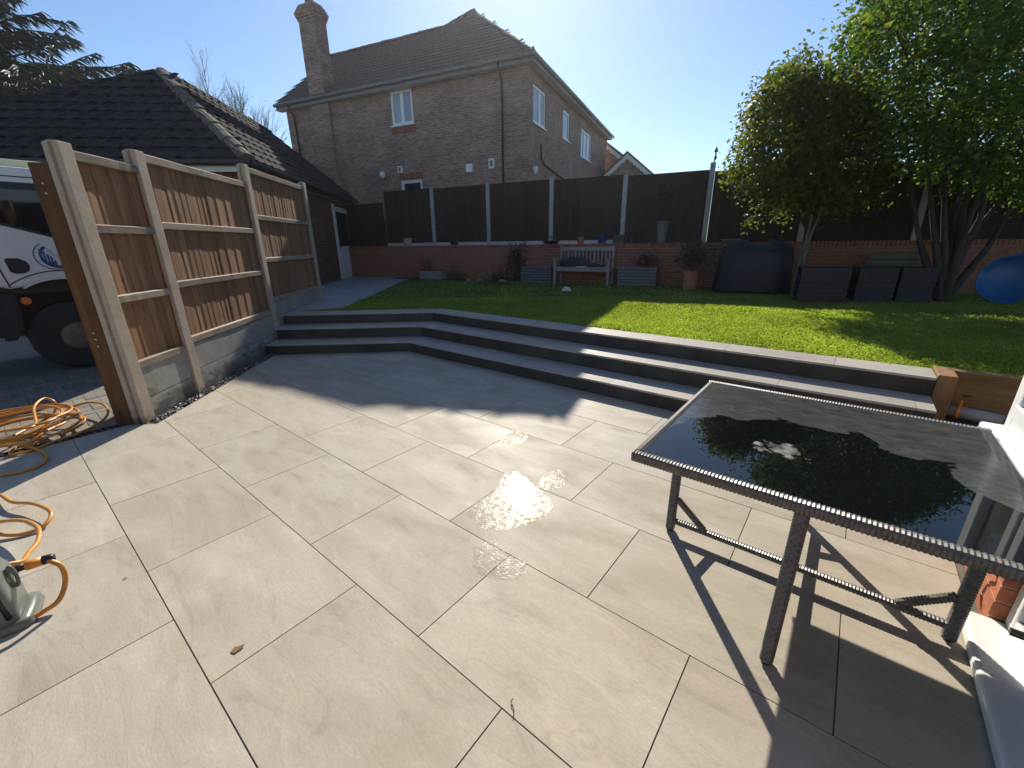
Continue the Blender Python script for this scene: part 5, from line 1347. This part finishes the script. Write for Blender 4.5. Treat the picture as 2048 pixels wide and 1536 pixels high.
# ==================================================================== HOSE, REEL AND SMALL THINGS ON THE PATIO
rgh = random.Random(17)
hosepts = []
cc_ = at(35, 880, 0.0); cc_.z = 0
for k in range(7 * 10):
    th = k * 2 * math.pi / 10; lp = k // 10
    rr = 0.33 + 0.05 * math.sin(k * 0.61) + rgh.uniform(-0.02, 0.02) + 0.02 * (lp % 3)
    ec = cc_ + Vector((0.05 * math.sin(lp * 2.1), 0.07 * math.cos(lp * 1.3), 0))
    hosepts.append(ec + Vector((math.cos(th) * rr, math.sin(th) * rr * 0.95, 0.0 + 0.022 + lp * 0.022 + 0.03 * abs(math.sin(th * 0.5 + lp)))))
hosepts += [at(70, 850, 0.16), at(68, 815, 0.20), at(88, 797, 0.22), at(110, 805, 0.17), at(108, 825, 0.08), at(85, 842, 0.04), at(50, 860, 0.05), at(20, 880, 0.05)]
hosepts += [at(70, 888, 0.03), at(85, 858, 0.02), at(105, 838, 0.02), at(130, 820, 0.03), at(170, 806, 0.05), at(205, 808, 0.06), at(216, 825, 0.04), at(200, 845, 0.015), at(160, 865, 0.01), at(110, 882, 0.012), at(60, 902, 0.012), at(20, 908, 0.02)]
hosepts += [at(40, 893, 0.02), at(72, 898, 0.02), at(94, 912, 0.012), at(80, 930, 0.012), at(40, 944, 0.012), at(0, 950, 0.012), at(-60, 955, 0.012), at(-90, 970, 0.012), at(-40, 985, 0.014)]
hosepts += [at(0, 990, 0.03), at(25, 1004, 0.04), at(65, 1007, 0.05), at(100, 1022, 0.05), at(96, 1043, 0.03), at(72, 1060, 0.014), at(30, 1070, 0.014), at(-15, 1066, 0.03), at(-25, 1052, 0.05), at(10, 1042, 0.07), at(50, 1042, 0.09), at(76, 1056, 0.10), at(76, 1082, 0.09), at(58, 1105, 0.10), at(45, 1122, 0.12), at(20, 1128, 0.14), at(-5, 1135, 0.15)]
hp_ = [Vector(p) for p in smooth_path(hosepts, 7)]
for p in hp_: p.z = max(p.z, 0.012 if (p.dot(UD) > -4.95) else -0.03)
hose = MB().tube(hp_, 0.0105, 8).build('garden_hose', M['hose'], base=hosepts[0], smooth=True)
props(hose, 'orange garden hose coiled on the drive and trailing over the patio edge', 'hose')
# grey plastic hose reel case
hb0 = at(-42, 1262, 0.0); hb0.z = 0
reel = empty('hose_reel', 'grey translucent plastic hose reel case at the left edge of the patio', 'hose reel', hb0)
def sbox(c, hx, hy, h, mat, name, parent, rot, taper=0.8, n=3):
    V = []; Fc = []; rings = [(0.0, 0.86), (0.04, 1.0), (0.35, 1.0), (0.75, 0.95), (0.93, taper), (1.0, taper * 0.78)]; m = 20
    for z, s in rings:
        for k in range(m):
            th = 2 * math.pi * k / m; cx = math.copysign(abs(math.cos(th)) ** 0.3, math.cos(th)); cy = math.copysign(abs(math.sin(th)) ** 0.3, math.sin(th))
            v = Vector((cx * hx * s, cy * hy * s, z * h)); V.append(c + rot @ v)
    for i in range(len(rings) - 1):
        for k in range(m): Fc.append((i * m + k, i * m + (k + 1) % m, (i + 1) * m + (k + 1) % m, (i + 1) * m + k))
    Fc += [tuple(range(m))[::-1], tuple((len(rings) - 1) * m + k for k in range(m))]
    return mk(name, V, Fc, mat, parent, smooth=True)
rq = Matrix.Rotation(R(38), 3, 'Z')
sbox(hb0, 0.145, 0.10, 0.315, M['greyplastic'], 'case', reel, rq)
sbox(hb0 + rq @ Vector((0.02, 0, 0.0)), 0.165, 0.115, 0.035, M['greyplastic'], 'foot_plate', reel, rq, 0.97)
fxx = rq @ Vector((1, 0, 0)); fyy = rq @ Vector((0, 1, 0))
ring_c = hb0 + fyy * -0.103 + fxx * 0.05 + ZD * 0.17
def ringpath(c, ax, r): return [c + fxx * r * math.cos(2 * math.pi * k / 24) * ax + ZD * r * math.sin(2 * math.pi * k / 24) for k in range(25)]
MB().tube(ringpath(ring_c, 0.7, 0.085), 0.006, 6, False).build('hub_ring', M['greyplastic'], reel, smooth=True)
MB().tube(ringpath(hb0 + fxx * 0.150 + ZD * 0.2 - fxx * 0.0, 0.2, 0.05), 0.007, 6, False).build('side_rib', M['greyplastic'], reel, smooth=True)
cn0 = at(26, 1140, 0.205)
MB().tube([cn0, cn0 + fxx * 0.035], 0.016, 10).build('inlet', M['black'], reel, smooth=True)
MB().tube([cn0 + fxx * 0.035, cn0 + fxx * 0.04, cn0 + fxx * 0.09], [0.016, 0.022, 0.02], 12).build('connector', M['connect'], reel, smooth=True)
MB().tube([cn0 + fxx * 0.09, cn0 + fxx * 0.12, cn0 + fxx * 0.128], [0.021, 0.019, 0.013], 12).build('collar', M['black'], reel, smooth=True)
MB().tube([hb0 + fxx * 0.11 + fyy * -0.085 + ZD * 0.20, hb0 + fxx * 0.12 + fyy * -0.09 + ZD * 0.06], 0.011, 8).build('crank_arm', M['black'], reel, smooth=True)
hz = hb0 + fxx * 0.0 + ZD * 0.31
MB().tube(smooth_path([hz - fxx * 0.09 - ZD * 0.02, hz - fxx * 0.08 + ZD * 0.05, hz + fxx * 0.05 + ZD * 0.05, hz + fxx * 0.07 - ZD * 0.02], 5), 0.013, 8).build('handle', M['greyplastic'], reel, smooth=True)
cend = cn0 + fxx * 0.125
l2 = smooth_path([cend, at(96, 1120, 0.205), at(122, 1132, 0.17), at(131, 1162, 0.10), at(118, 1200, 0.04), at(88, 1222, 0.02), at(55, 1240, 0.012), at(25, 1250, 0.012), at(10, 1253, 0.014)], 7)
lead = MB().tube(l2, 0.0105, 8).build('leader_hose', M['hose'], base=l2[-1], smooth=True)
props(lead, 'short curved orange hose plugged into the grey reel case', 'hose')
# puddles
def puddle(name, label, cx, cy, outline, z=0.0016):
    pts = [at(x, y, 0) for x, y in outline]; c = sum(pts, Vector()) / len(pts)
    pp = smooth_path(pts + [pts[0]], 8)[:-1]; rg_ = random.Random(int(cx))
    V = [Vector((c.x, c.y, z))]; n = len(pp); ph = [rg_.uniform(0, 6) for _ in range(4)]
    for i, p in enumerate(pp):
        t = 2 * math.pi * i / n; w = 1 + 0.035 * math.sin(13 * t + ph[0]) + 0.03 * math.sin(29 * t + ph[1]) + rg_.uniform(-0.03, 0.03)
        V.append(Vector((c.x + (p.x - c.x) * w, c.y + (p.y - c.y) * w, z)))
    o = mk(name, V, [(0, i + 1, (i + 1) % n + 1) for i in range(n)], M['water'], base=c)
    return props(o, label, 'puddle', 'wet patches on the patio')
puddle('puddle', 'large glinting puddle where the sun reflects in the tiles', 1, 1, [(930, 1030), (945, 1010), (985, 985), (1010, 950), (1035, 945), (1060, 965), (1085, 985), (1105, 1005), (1095, 1030), (1060, 1045), (1020, 1058), (975, 1058)])
puddle('puddle', 'small wet streak beside the far corner of the largest puddle', 2, 2, [(1085, 955), (1115, 940), (1140, 950), (1125, 975), (1095, 980), (1078, 970)])
puddle('puddle', 'wet patch straddling a joint nearest the camera', 3, 3, [(945, 1095), (985, 1085), (1015, 1108), (1050, 1125), (1045, 1150), (1010, 1160), (965, 1150), (945, 1125)])
puddle('puddle', 'splash of water farthest from the camera, below the steps', 4, 4, [(985, 885), (1010, 868), (1030, 862), (1055, 870), (1045, 885), (1010, 895)])
# litter
def litter(name, label, px, py, s, mat, shape):
    c = at(px, py, 0.002)
    V = [c + Vector((x * s, y * s, z * s)) for x, y, z in shape]
    o = mk(name, V, [tuple(range(len(V)))] if name != 'twig' else [(0, 1, 2, 3)], mat, base=c)
    return props(o, label, 'debris')
litter('fallen_leaf', 'brown crumpled leaf lying on a patio tile at lower left', 474, 1299, 0.02, M['sleeper'], [(-1, -0.6, 0.05), (0.1, -0.9, 0.15), (0.9, 0.1, 0.1), (1.1, 1.0, 0.3), (0.1, 0.6, 0.2), (-0.8, 0.5, 0.1)])
tw = MB().tube(smooth_path([at(1026, 1436, 0.004), at(1028, 1420, 0.006), at(1022, 1405, 0.006), at(1026, 1397, 0.01)], 5), 0.0016, 5).build('twig', M['bark'], base=at(1026, 1420, 0))
props(tw, 'thin curved twig lying across a tile joint near the camera', 'debris')
litter('seed_husk', 'tiny dry seed husk lying on the tile near the hose reel', 250, 1157, 0.012, M['bark'], [(-1, 0, 0.1), (0, -0.3, 0.3), (1.2, 0.2, 0.1), (0.1, 0.35, 0.2)])

# ==================================================================== THINGS ALONG THE BACK WALL
def mpp(p):      # metres per photo pixel at p
    return (p.y * math.cos(PITCH) - (p.z - CAMH) * math.sin(PITCH)) / FPX
def wallpt(px, o=0.0, z=WTOP):
    p = onp(px, 486, BP(0, o), BN); p.z = z; return p
# bench
fl_ = onp(1106, 572, BP(0, -0.78), BN); fr_ = onp(1216, 574, BP(0, -0.78), BN)
BW = (fr_ - fl_).dot(BD); bo = Vector((fl_.x, fl_.y, Z3))
bench = empty('garden_bench', 'weathered grey slatted wooden bench against the brick wall', 'bench', bo + BD * BW / 2)
def BB(a, b, z): return bo + BD * a + BN * b + ZD * z
def bpart(name, a0, a1, b0, b1, z0, z1):
    c = BB((a0 + a1) / 2, (b0 + b1) / 2, z0); mb = MB().obox((-(a1 - a0) / 2, -(b1 - b0) / 2, 0), (a1 - a0, 0, 0), (0, b1 - b0, 0), (0, 0, z1 - z0))
    o = link(name, mesh(name, mb.V, mb.F, M['benchw']), bench, M=Matrix.Translation(c) @ rotB); bev(o, 0.006); return o
D_ = 0.52
for a in (0.0, BW - 0.06):
    bpart('leg', a, a + 0.06, 0.0, 0.06, 0, 0.62); bpart('leg', a, a + 0.06, D_, D_ + 0.06, 0, 0.95)
    bpart('armrest', a - 0.01, a + 0.07, -0.04, D_ + 0.0, 0.622, 0.65)
    bpart('side_rail', a + 0.01, a + 0.05, 0.062, D_ - 0.002, 0.34, 0.41)
bpart('front_rail', 0.062, BW - 0.062, 0.01, 0.045, 0.33, 0.415); bpart('back_rail', 0.062, BW - 0.062, D_ + 0.01, D_ + 0.05, 0.83, 0.93); bpart('back_rail', 0.062, BW - 0.062, D_ + 0.01, D_ + 0.05, 0.40, 0.46)
for k in range(5): bpart('seat_slat', 0.03 if k else 0.062, BW - (0.03 if k else 0.062), 0.02 + k * 0.098, 0.10 + k * 0.098, 0.417, 0.437)
nsl = 13
for k in range(nsl):
    a = 0.10 + (BW - 0.24) * k / (nsl - 1); bpart('back_slat', a, a + 0.038, D_ + 0.018, D_ + 0.04, 0.462, 0.828)
# heap of dark coats on the bench
def heap(name, label, cat, c, ax, ay, L_, Wd_, H_, mat, seed, kind=None):
    rg_ = random.Random(seed); m = 26; nrg = 9; V = []; Fc = []
    for i in range(nrg):
        f = i / (nrg - 1)
        for k in range(m):
            th = 2 * math.pi * k / m
            rr = math.cos(f * math.pi / 2) ** 0.7
            w = 1 + 0.16 * math.sin(3 * th + seed + f * 2) + 0.10 * math.sin(7 * th + seed * 2.3 - f * 3) + 0.05 * math.sin(13 * th + f * 6)
            hz_ = H_ * (0.75 + 0.25 * math.sin(th * 2 + seed))
            V.append(Vector(c) + ax * (L_ * rr * w * math.cos(th)) + ay * (Wd_ * rr * w * math.sin(th)) + ZD * (hz_ * math.sin(f * math.pi / 2)))
    for i in range(nrg - 1):
        for k in range(m): Fc.append((i * m + k, i * m + (k + 1) % m, (i + 1) * m + (k + 1) % m, (i + 1) * m + k))
    Fc.append(tuple(range(m))[::-1])
    o = mk(name, V, Fc, mat, base=c, smooth=True); return props(o, label, cat)
ht = heap('folded_coat', 'heap of dark coats thrown on the left half of the bench', 'clothes', BB(BW * 0.34, 0.30, 0.438), BD, BN, BW * 0.28, 0.16, 0.24, M['cloth'], 2)
heap('dark_cushion', 'flat dark cushion lying across the bench seat beside the coats', 'cushion', BB(BW * 0.66, 0.22, 0.438), BD, BN, BW * 0.22, 0.13, 0.10, M['cloth'], 5)
o = MB().obox(BB(BW * 0.42, 0.0, 0.439), BD * 0.26, BN * 0.09, ZD * 0.014).build('folded_paper', M['white'], base=BB(BW * 0.5, 0.03, 0.438)); props(o, 'white folded paper under the cushion on the bench edge', 'paper')
# slatted planters either side of the bench
def slat_box(name, label, a0, a1, b0, b1, z1, mat, n, cat='planter', group=None, origin=bo):
    c = origin + BD * (a0 + a1) / 2 + BN * (b0 + b1) / 2
    t = empty(name, label, cat, c, group); h = z1 / n
    MB().obox(c - BD * (a1 - a0) / 2 * 0.96 - BN * (b1 - b0) / 2 * 0.94 , BD * (a1 - a0) * 0.96, BN * (b1 - b0) * 0.94, ZD * (z1 - 0.05)).build('liner', M['black'], t)
    mb = MB().obox((-(a1 - a0) / 2, -(b1 - b0) / 2, 0), (a1 - a0, 0, 0), (0, b1 - b0, 0), (0, 0, h * 0.74)); me = mesh('slat', mb.V, mb.F, mat)
    for k in range(n): 
        o = link('slat', me, t, M=Matrix.Translation(c + ZD * (0.006 + k * h)) @ rotB)
    return t
mp_ = mpp(bo)
xr = lambda px: (onp(px, 570, BP(0, -0.6), BN) - bo).dot(BD)
slat_box('slatted_planter', 'grey slatted planter box left of the bench', xr(1041), xr(1101), 0.22, 0.62, 0.44, M['galv'], 6, group='slatted planters beside the bench')
pr_ = slat_box('slatted_planter', 'grey slatted planter box right of the bench holding a dark red plant', xr(1234), xr(1311), 0.18, 0.60, 0.46, M['galv'], 6, group='slatted planters beside the bench')
# potted plants
def pot(name, label, cat, p, r, h, mat, plant=None, group=None, square=False, shape=None):
    t = empty(name, label, cat, p, group)
    if square:
        MB().obox(p - BD * r - BN * r * 0.5, BD * 2 * r, BN * r, ZD * h).build('pot', mat, t)
    else:
        prof = shape or [(r * 0.72, 0), (r * 0.78, h * 0.1), (r * 0.97, h * 0.85), (r * 1.05, h * 0.86), (r * 1.05, h), (r * 0.9, h), (r * 0.88, h * 0.9)]
        MB().lathe(p, prof, 18).build('pot', mat, t, smooth=False)
    if plant:
        n, sp, ph, size, mt = plant[:5]
        cs = [p + Vector((random.gauss(0, sp), random.gauss(0, sp), h + ph * random.uniform(0.15, 1))) for _ in range(n)]
        leaf_cloud('foliage', cs, plant[5] if len(plant) > 5 else 16, sp * 0.45 + 0.02, size, mt, t, up=0.3)
        mb = MB()
        for c in cs[:6]: mb.tube([p + ZD * h * 0.9, (p + c) / 2 + ZD * h * 0.5, c], 0.006, 5, False)
        mb.build('stems', M['bark'], t)
    return t
def wp(px, o=0.0): return wallpt(px, o)
s_ = lambda px, n: mpp(wp(px)) * n
pot('potted_plant', 'pink patterned pot with a thin stem, leftmost on the wall', 'potted plant', wp(816), s_(816, 8.5), s_(816, 14), M['pinkpot'], (5, 0.08, 0.75, 0.09, M['leaf3'], 6), 'pots along the wall top')
pot('bowl', 'dark shallow bowl on the wall between the first two fence posts', 'bowl', wp(909), s_(909, 10), s_(909, 9), M['black'], (5, 0.06, 0.05, 0.04, M['leaf3'], 8), 'pots along the wall top')
pot('dish', 'flat dark dish on the wall just above the left end of the bench', 'dish', wp(1102), s_(1102, 17), s_(1102, 6), M['black'], (6, 0.08, 0.04, 0.05, M['leaf3'], 8), 'pots along the wall top')
pot('potted_plant', 'small terracotta pot on the wall above the bench', 'potted plant', wp(1161), s_(1161, 7), s_(1161, 13), M['terra'], (4, 0.04, 0.06, 0.04, M['leaf3'], 8), 'pots along the wall top')
pot('potted_plant', 'blue glazed pot with green shoots above the right end of the bench', 'potted plant', wp(1204), s_(1204, 10), s_(1204, 15), M['bluepot'], (5, 0.05, 0.30, 0.06, M['leaf2'], 8), 'pots along the wall top')
pot('trough', 'small black rectangular trough on the wall in front of a fence post', 'trough', wp(1237), s_(1237, 11), s_(1237, 16), M['black'], None, 'pots along the wall top', True)
pot('potted_plant', 'small dark pot just right of the black trough on the wall', 'potted plant', wp(1264), s_(1264, 7), s_(1264, 17), M['cloth'], (4, 0.04, 0.12, 0.05, M['leaf3'], 8), 'pots along the wall top')
r_ = s_(1322, 12); h_ = s_(1322, 40)
pot('tall_planter', 'tall dark grey planter on the wall with a slender shrub', 'potted plant', wp(1322), r_, h_, M['galv'], (16, 0.17, 0.85, 0.08, M['leaf3'], 14), 'pots along the wall top', shape=[(r_ * 0.7, 0), (r_, h_ * 0.95), (r_ * 1.04, h_), (r_ * 0.9, h_), (r_ * 0.88, h_ * 0.93)])
tp = onp(1378, 578, BP(0, -0.75), BN); tp = at(1378, 579, Z3)
r_ = mpp(tp) * 15; h_ = mpp(tp) * 36
pot('terracotta_pot', 'tall terracotta pot with a leafy shrub standing on the lawn', 'potted plant', tp, r_, h_, M['terra'], (40, 0.16, 0.55, 0.08, M['leaf3'], 14), None, shape=[(r_ * 0.76, 0), (r_ * 0.8, h_ * 0.08), (r_ * 0.95, h_ * 0.8), (r_ * 1.05, h_ * 0.82), (r_ * 1.05, h_), (r_ * 0.92, h_), (r_ * 0.9, h_ * 0.92)])
hp2 = bo + BD * xr(1285) + BN * 0.35 + ZD * 0.44
hq = empty('heather_plant', 'dark red bushy plant growing in the right planter box', 'plant', hp2)
leaf_cloud('foliage', [hp2 + Vector((random.gauss(0, 0.14), random.gauss(0, 0.1), random.uniform(0.02, 0.3))) for _ in range(40)], 14, 0.06, 0.05, M['heather'], hq)
MB().tube([hp2 - ZD * 0.1, hp2 + ZD * 0.15], 0.012, 6).build('stem', M['bark'], hq)
def shrub(name, label, p, w, h, n, size, mat, group=None, per=16):
    t = empty(name, label, 'plant', p, group)
    cs = [p + Vector((random.gauss(0, w), random.gauss(0, w * 0.7), h * random.uniform(0.08, 1))) for _ in range(n)]
    leaf_cloud('foliage', cs, per, w * 0.4 + 0.02, size, mat, t)
    mb = MB()
    for c in cs[:7]: mb.tube([p, (p + c) / 2 + ZD * 0.03, c], [0.012, 0.009, 0.005], 5, False)
    mb.build('stems', M['bark'], t); return t
def bedpt(px, o=-0.35): p = onp(px, 560, BP(0, o), BN); p.z = Z3; return p
shrub('climbing_shrub', 'tall dark climbing shrub against the wall left of the bench', bedpt(1030, -0.25), 0.17, 1.05, 46, 0.07, M['leaf3'])
shrub('bed_shrub', 'low straggly shrub in the bed beside the stone trough', bedpt(915), 0.16, 0.30, 22, 0.05, M['leaf3'], 'low plants in the bed')
shrub('bed_shrub', 'low grey green plant in the bed right of the slender stake', bedpt(1000), 0.13, 0.24, 16, 0.05, M['leaf3'], 'low plants in the bed')
shrub('bed_shrub', 'wispy plant in the bed at the foot of the path corner', bedpt(860, -0.15), 0.14, 0.55, 18, 0.05, M['leaf3'], 'low plants in the bed')
sk = bedpt(980); o = MB().tube([sk, sk + Vector((0.01, 0, 0.55))], 0.014, 6).build('garden_stake', M['rail'], base=sk); props(o, 'slender pale wooden stake standing in the flower bed', 'stake')
tq = bedpt(866, -0.42); o = MB().obox(tq - BD * 0.42 - BN * 0.12, BD * 0.84, BN * 0.24, ZD * 0.24).build('stone_trough', M['stone'], base=tq); bev(o, 0.02); props(o, 'long grey stone trough standing in the flower bed', 'trough')
for k, px in enumerate((938, 960, 1003)):
    c = bedpt(px, -0.6); o = heap('bed_stone', ['pale edging stone next to the trough', 'pale edging stone in the middle of the flower bed', 'pale edging stone at the right end of the flower bed'][k], 'stone', c, BD, BN, 0.10 + 0.02 * k, 0.07, 0.07, M['stone'], 3 + k); o['group'] = 'edging stones'
og = at(1133, 582, Z3 + 0.01)
o = heap('lawn_ornament', 'small pale ornament lying on the shaded lawn before the bench', 'ornament', og, BD, BN, 0.10, 0.07, 0.10, M['fascia'], 9)
# barbecue under its cover
bq = at(1502, 588, Z3); bq_ = bq + BN * 0.35
def cover():
    V = []; Fc = []; m = 40; rg_ = random.Random(8)
    prof = [(0.0, 1.0), (0.06, 1.0), (0.35, 0.97), (0.62, 0.95), (0.80, 0.93), (0.88, 0.86), (0.96, 0.62), (1.0, 0.30)]
    H_ = zat(1500, 484, bq_.x, bq_.y) - Z3; hx = mpp(bq_) * 66; hy = 0.34
    for z, s in prof:
        for k in range(m):
            th = 2 * math.pi * k / m; fold = 1 + (0.05 * math.sin(9 * th) + 0.03 * math.sin(17 * th + 1)) * (1 - z * 0.8)
            cx = math.copysign(abs(math.cos(th)) ** 0.6, math.cos(th)); cy = math.copysign(abs(math.sin(th)) ** 0.6, math.sin(th))
            zz = z * H_ + (0.05 * math.sin(2 * th + 1) if z > 0.8 else 0)
            V.append(bq_ + BD * (cx * hx * s * fold) + BN * (cy * hy * s * fold) + ZD * zz)
    for i in range(len(prof) - 1):
        for k in range(m): Fc.append((i * m + k, i * m + (k + 1) % m, (i + 1) * m + (k + 1) % m, (i + 1) * m + k))
    Fc += [tuple(range(m))[::-1], tuple((len(prof) - 1) * m + k for k in range(m))]
    o = mk('covered_barbecue', V, Fc, M['cover'], base=bq_, smooth=True); props(o, 'barbecue under a draped black cover at the back of the lawn', 'barbecue')
cover()
bbp = onp(1450, 560, BP(0, -0.28), BN); bbp.z = Z3; hb_ = zat(1450, 478, bbp.x, bbp.y) - Z3
o = MB().lathe(bbp, [(0.17, 0), (0.16, 0.05), (0.07, 0.12), (0.06, hb_ - 0.12), (0.10, hb_ - 0.08), (0.21, hb_ - 0.03), (0.22, hb_), (0.19, hb_ - 0.015), (0.02, hb_ - 0.03)], 20).build('bird_bath', M['stone'], base=bbp, smooth=False)
props(o, 'grey stone bird bath just left of the covered barbecue', 'bird bath')
# lantern on a hook
lp_ = onp(1575, 520, BP(0, -0.9), BN); lp_.z = Z3; zl = zat(1575, 425, lp_.x, lp_.y)
lan = empty('hanging_lantern', 'small dark garden lantern on a thin stake by the small tree', 'lantern', lp_)
MB().tube([lp_, lp_ + ZD * (zl - Z3 + 0.25)], 0.008, 6).build('stake', M['black'], lan)
MB().lathe(Vector((lp_.x, lp_.y, zl + 0.08)), [(0.02, 0), (0.07, 0.02), (0.06, 0.13), (0.09, 0.15), (0.015, 0.22)], 10).build('lamp_head', M['galv'], lan)
# dark slatted crates, board and pool at the right
crx = [(1592, 1690), (1706, 1784), (1790, 1862)]; cl_ = ['leftmost dark slatted crate under the trees, wider than the others', 'middle dark slatted crate below the pale board', 'rightmost dark slatted crate next to the tree stems']
for (x0, x1), lab in zip(crx, cl_):
    a = at(x0, 603, Z3); b = at(x1, 606, Z3); pl = onp((x0 + x1) / 2, 600, a, BN)
    pa = onp(x0, 600, a, BN); pb2 = onp(x1, 600, a, BN); w_ = (pb2 - pa).dot(BD); org = Vector((pa.x, pa.y, Z3))
    hh_ = zat((x0 + x1) / 2, 534, pl.x, pl.y) - Z3
    slat_box('slatted_crate', lab, 0.0, w_, 0.0, 0.5, hh_, M['darkcrate'], 7, 'crate', 'dark crates under the trees', org)
pa = onp(1735, 512, BP(0, -0.5), BN); pb2 = onp(1840, 512, BP(0, -0.5), BN)
z0 = onp(1735, 530, BP(0, -0.5), BN).z
for k in range(2):
    o = MB().obox(pa - ZD * (pa.z - z0) + ZD * k * 0.12, BD * ((pb2 - pa).dot(BD)), BN * 0.03 + ZD * 0.02, ZD * 0.10).build('timber_board', M['darktimber'], base=pa); props(o, ('lower' if k == 0 else 'upper') + ' pale timber board stacked behind the dark crates', 'board', 'pale boards behind the crates')
    if k == 0: MB().obox(pa + BD * 0.1 - ZD * (pa.z - Z3), BD * 0.06, BN * 0.05, ZD * (z0 - Z3)).obox(pa + BD * 0.7 - ZD * (pa.z - Z3), BD * 0.06, BN * 0.05, ZD * (z0 - Z3)).build('support', M['sleeper'], o)
pc = at(2003, 606, Z3); rp = mpp(pc) * 47
pool = empty('paddling_pool', 'round bright blue plastic paddling pool standing on edge under the tree', 'paddling pool', pc)
dirn = Vector((-pc.x, -pc.y, 0)).normalized(); dirn = (dirn + Vector((-0.25, 0.1, 0))).normalized(); tl = (dirn + ZD * 0.25).normalized(); sx_ = tl.cross(ZD).normalized(); sy_ = sx_.cross(tl) * (1 if sx_.cross(tl).z > 0 else -1)
V = []; Fc = []; m = 36; pr2 = [(0.02, -0.14), (0.80, -0.14), (0.86, -0.10), (0.95, 0.0), (1.0, 0.02), (1.02, 0.0), (0.98, -0.06), (0.88, -0.16), (0.02, -0.17)]
for r2, dd in pr2:
    for k in range(m):
        th = 2 * math.pi * k / m; w_ = 1 + (0.02 * math.sin(9 * th) if r2 > 0.9 else 0)
        V.append(pc + ZD * (rp * 0.99) + (sx_ * math.cos(th) + sy_ * math.sin(th)) * (rp * r2 * w_) + tl * (dd * rp * 1.6))
for i in range(len(pr2) - 1):
    for k in range(m): Fc.append((i * m + k, i * m + (k + 1) % m, (i + 1) * m + (k + 1) % m, (i + 1) * m + k))
mk('basin', V, Fc, M['poolblue'], pool, smooth=True, recalc=True)
# finial on a fence post
fp_ = BP(4 * SP, 0.04, 3.20)
fz = empty('garden_finial', 'slim ornamental rod rising above the tallest fence post', 'ornament', fp_)
zt2 = zat(1428, 296, fp_.x, fp_.y)
MB().tube([fp_ - ZD * 0.1, Vector((fp_.x + 0.03, fp_.y, zt2 - 0.08))], 0.012, 6).build('rod', M['galv'], fz)
MB().lathe(Vector((fp_.x + 0.03, fp_.y, zt2 - 0.25)), [(0.01, 0), (0.035, 0.05), (0.015, 0.10), (0.012, 0.15), (0.045, 0.19), (0.02, 0.24), (0.004, 0.29)], 8).build('ornament_head', M['galv'], fz)

# final sizes of the two buildings
def resize(root, k, loc):
    done = set()
    def go(o):
        if o.type == 'MESH' and o.data.name not in done:
            done.add(o.data.name); o.data.transform(Matrix.Scale(k, 4))
        for m in o.modifiers:
            if m.type == 'BEVEL': m.width *= k
        for c in o.children: c.location = c.location * k; go(c)
    go(root); root.location = loc
resize(garage, 1.075, (garage.location.x * 1.075, garage.location.y * 1.075, 1.525 + (garage.location.z - 1.525) * 1.075))
resize(house, 0.95, (house.location.x * 0.95, house.location.y * 0.95, 1.525 + (house.location.z - 1.525) * 0.95))

# ==================================================================== ADDED THIN VOLUME IMITATING LENS GLARE TOWARDS THE SUN
hz_m = bpy.data.materials.new('glare_veil'); hz_m.use_nodes = True
hn_ = hz_m.node_tree.nodes; hn_.remove(hn_['Principled BSDF'])
pv = hn_.new('ShaderNodeVolumePrincipled'); pv.inputs['Color'].default_value = (0.95, 0.97, 1.0, 1); pv.inputs['Density'].default_value = 0.0006; pv.inputs['Anisotropy'].default_value = 0.75
hz_m.node_tree.links.new(pv.outputs[0], hn_['Material Output'].inputs['Volume'])
hz_o = MB().obox((-95, -45, -1.3), (190, 0, 0), (0, 160, 0), (0, 0, 20.5)).build('glare_haze', hz_m)
props(hz_o, 'thin volume added to imitate lens glare towards the sun', 'glare_haze', kind='stuff')
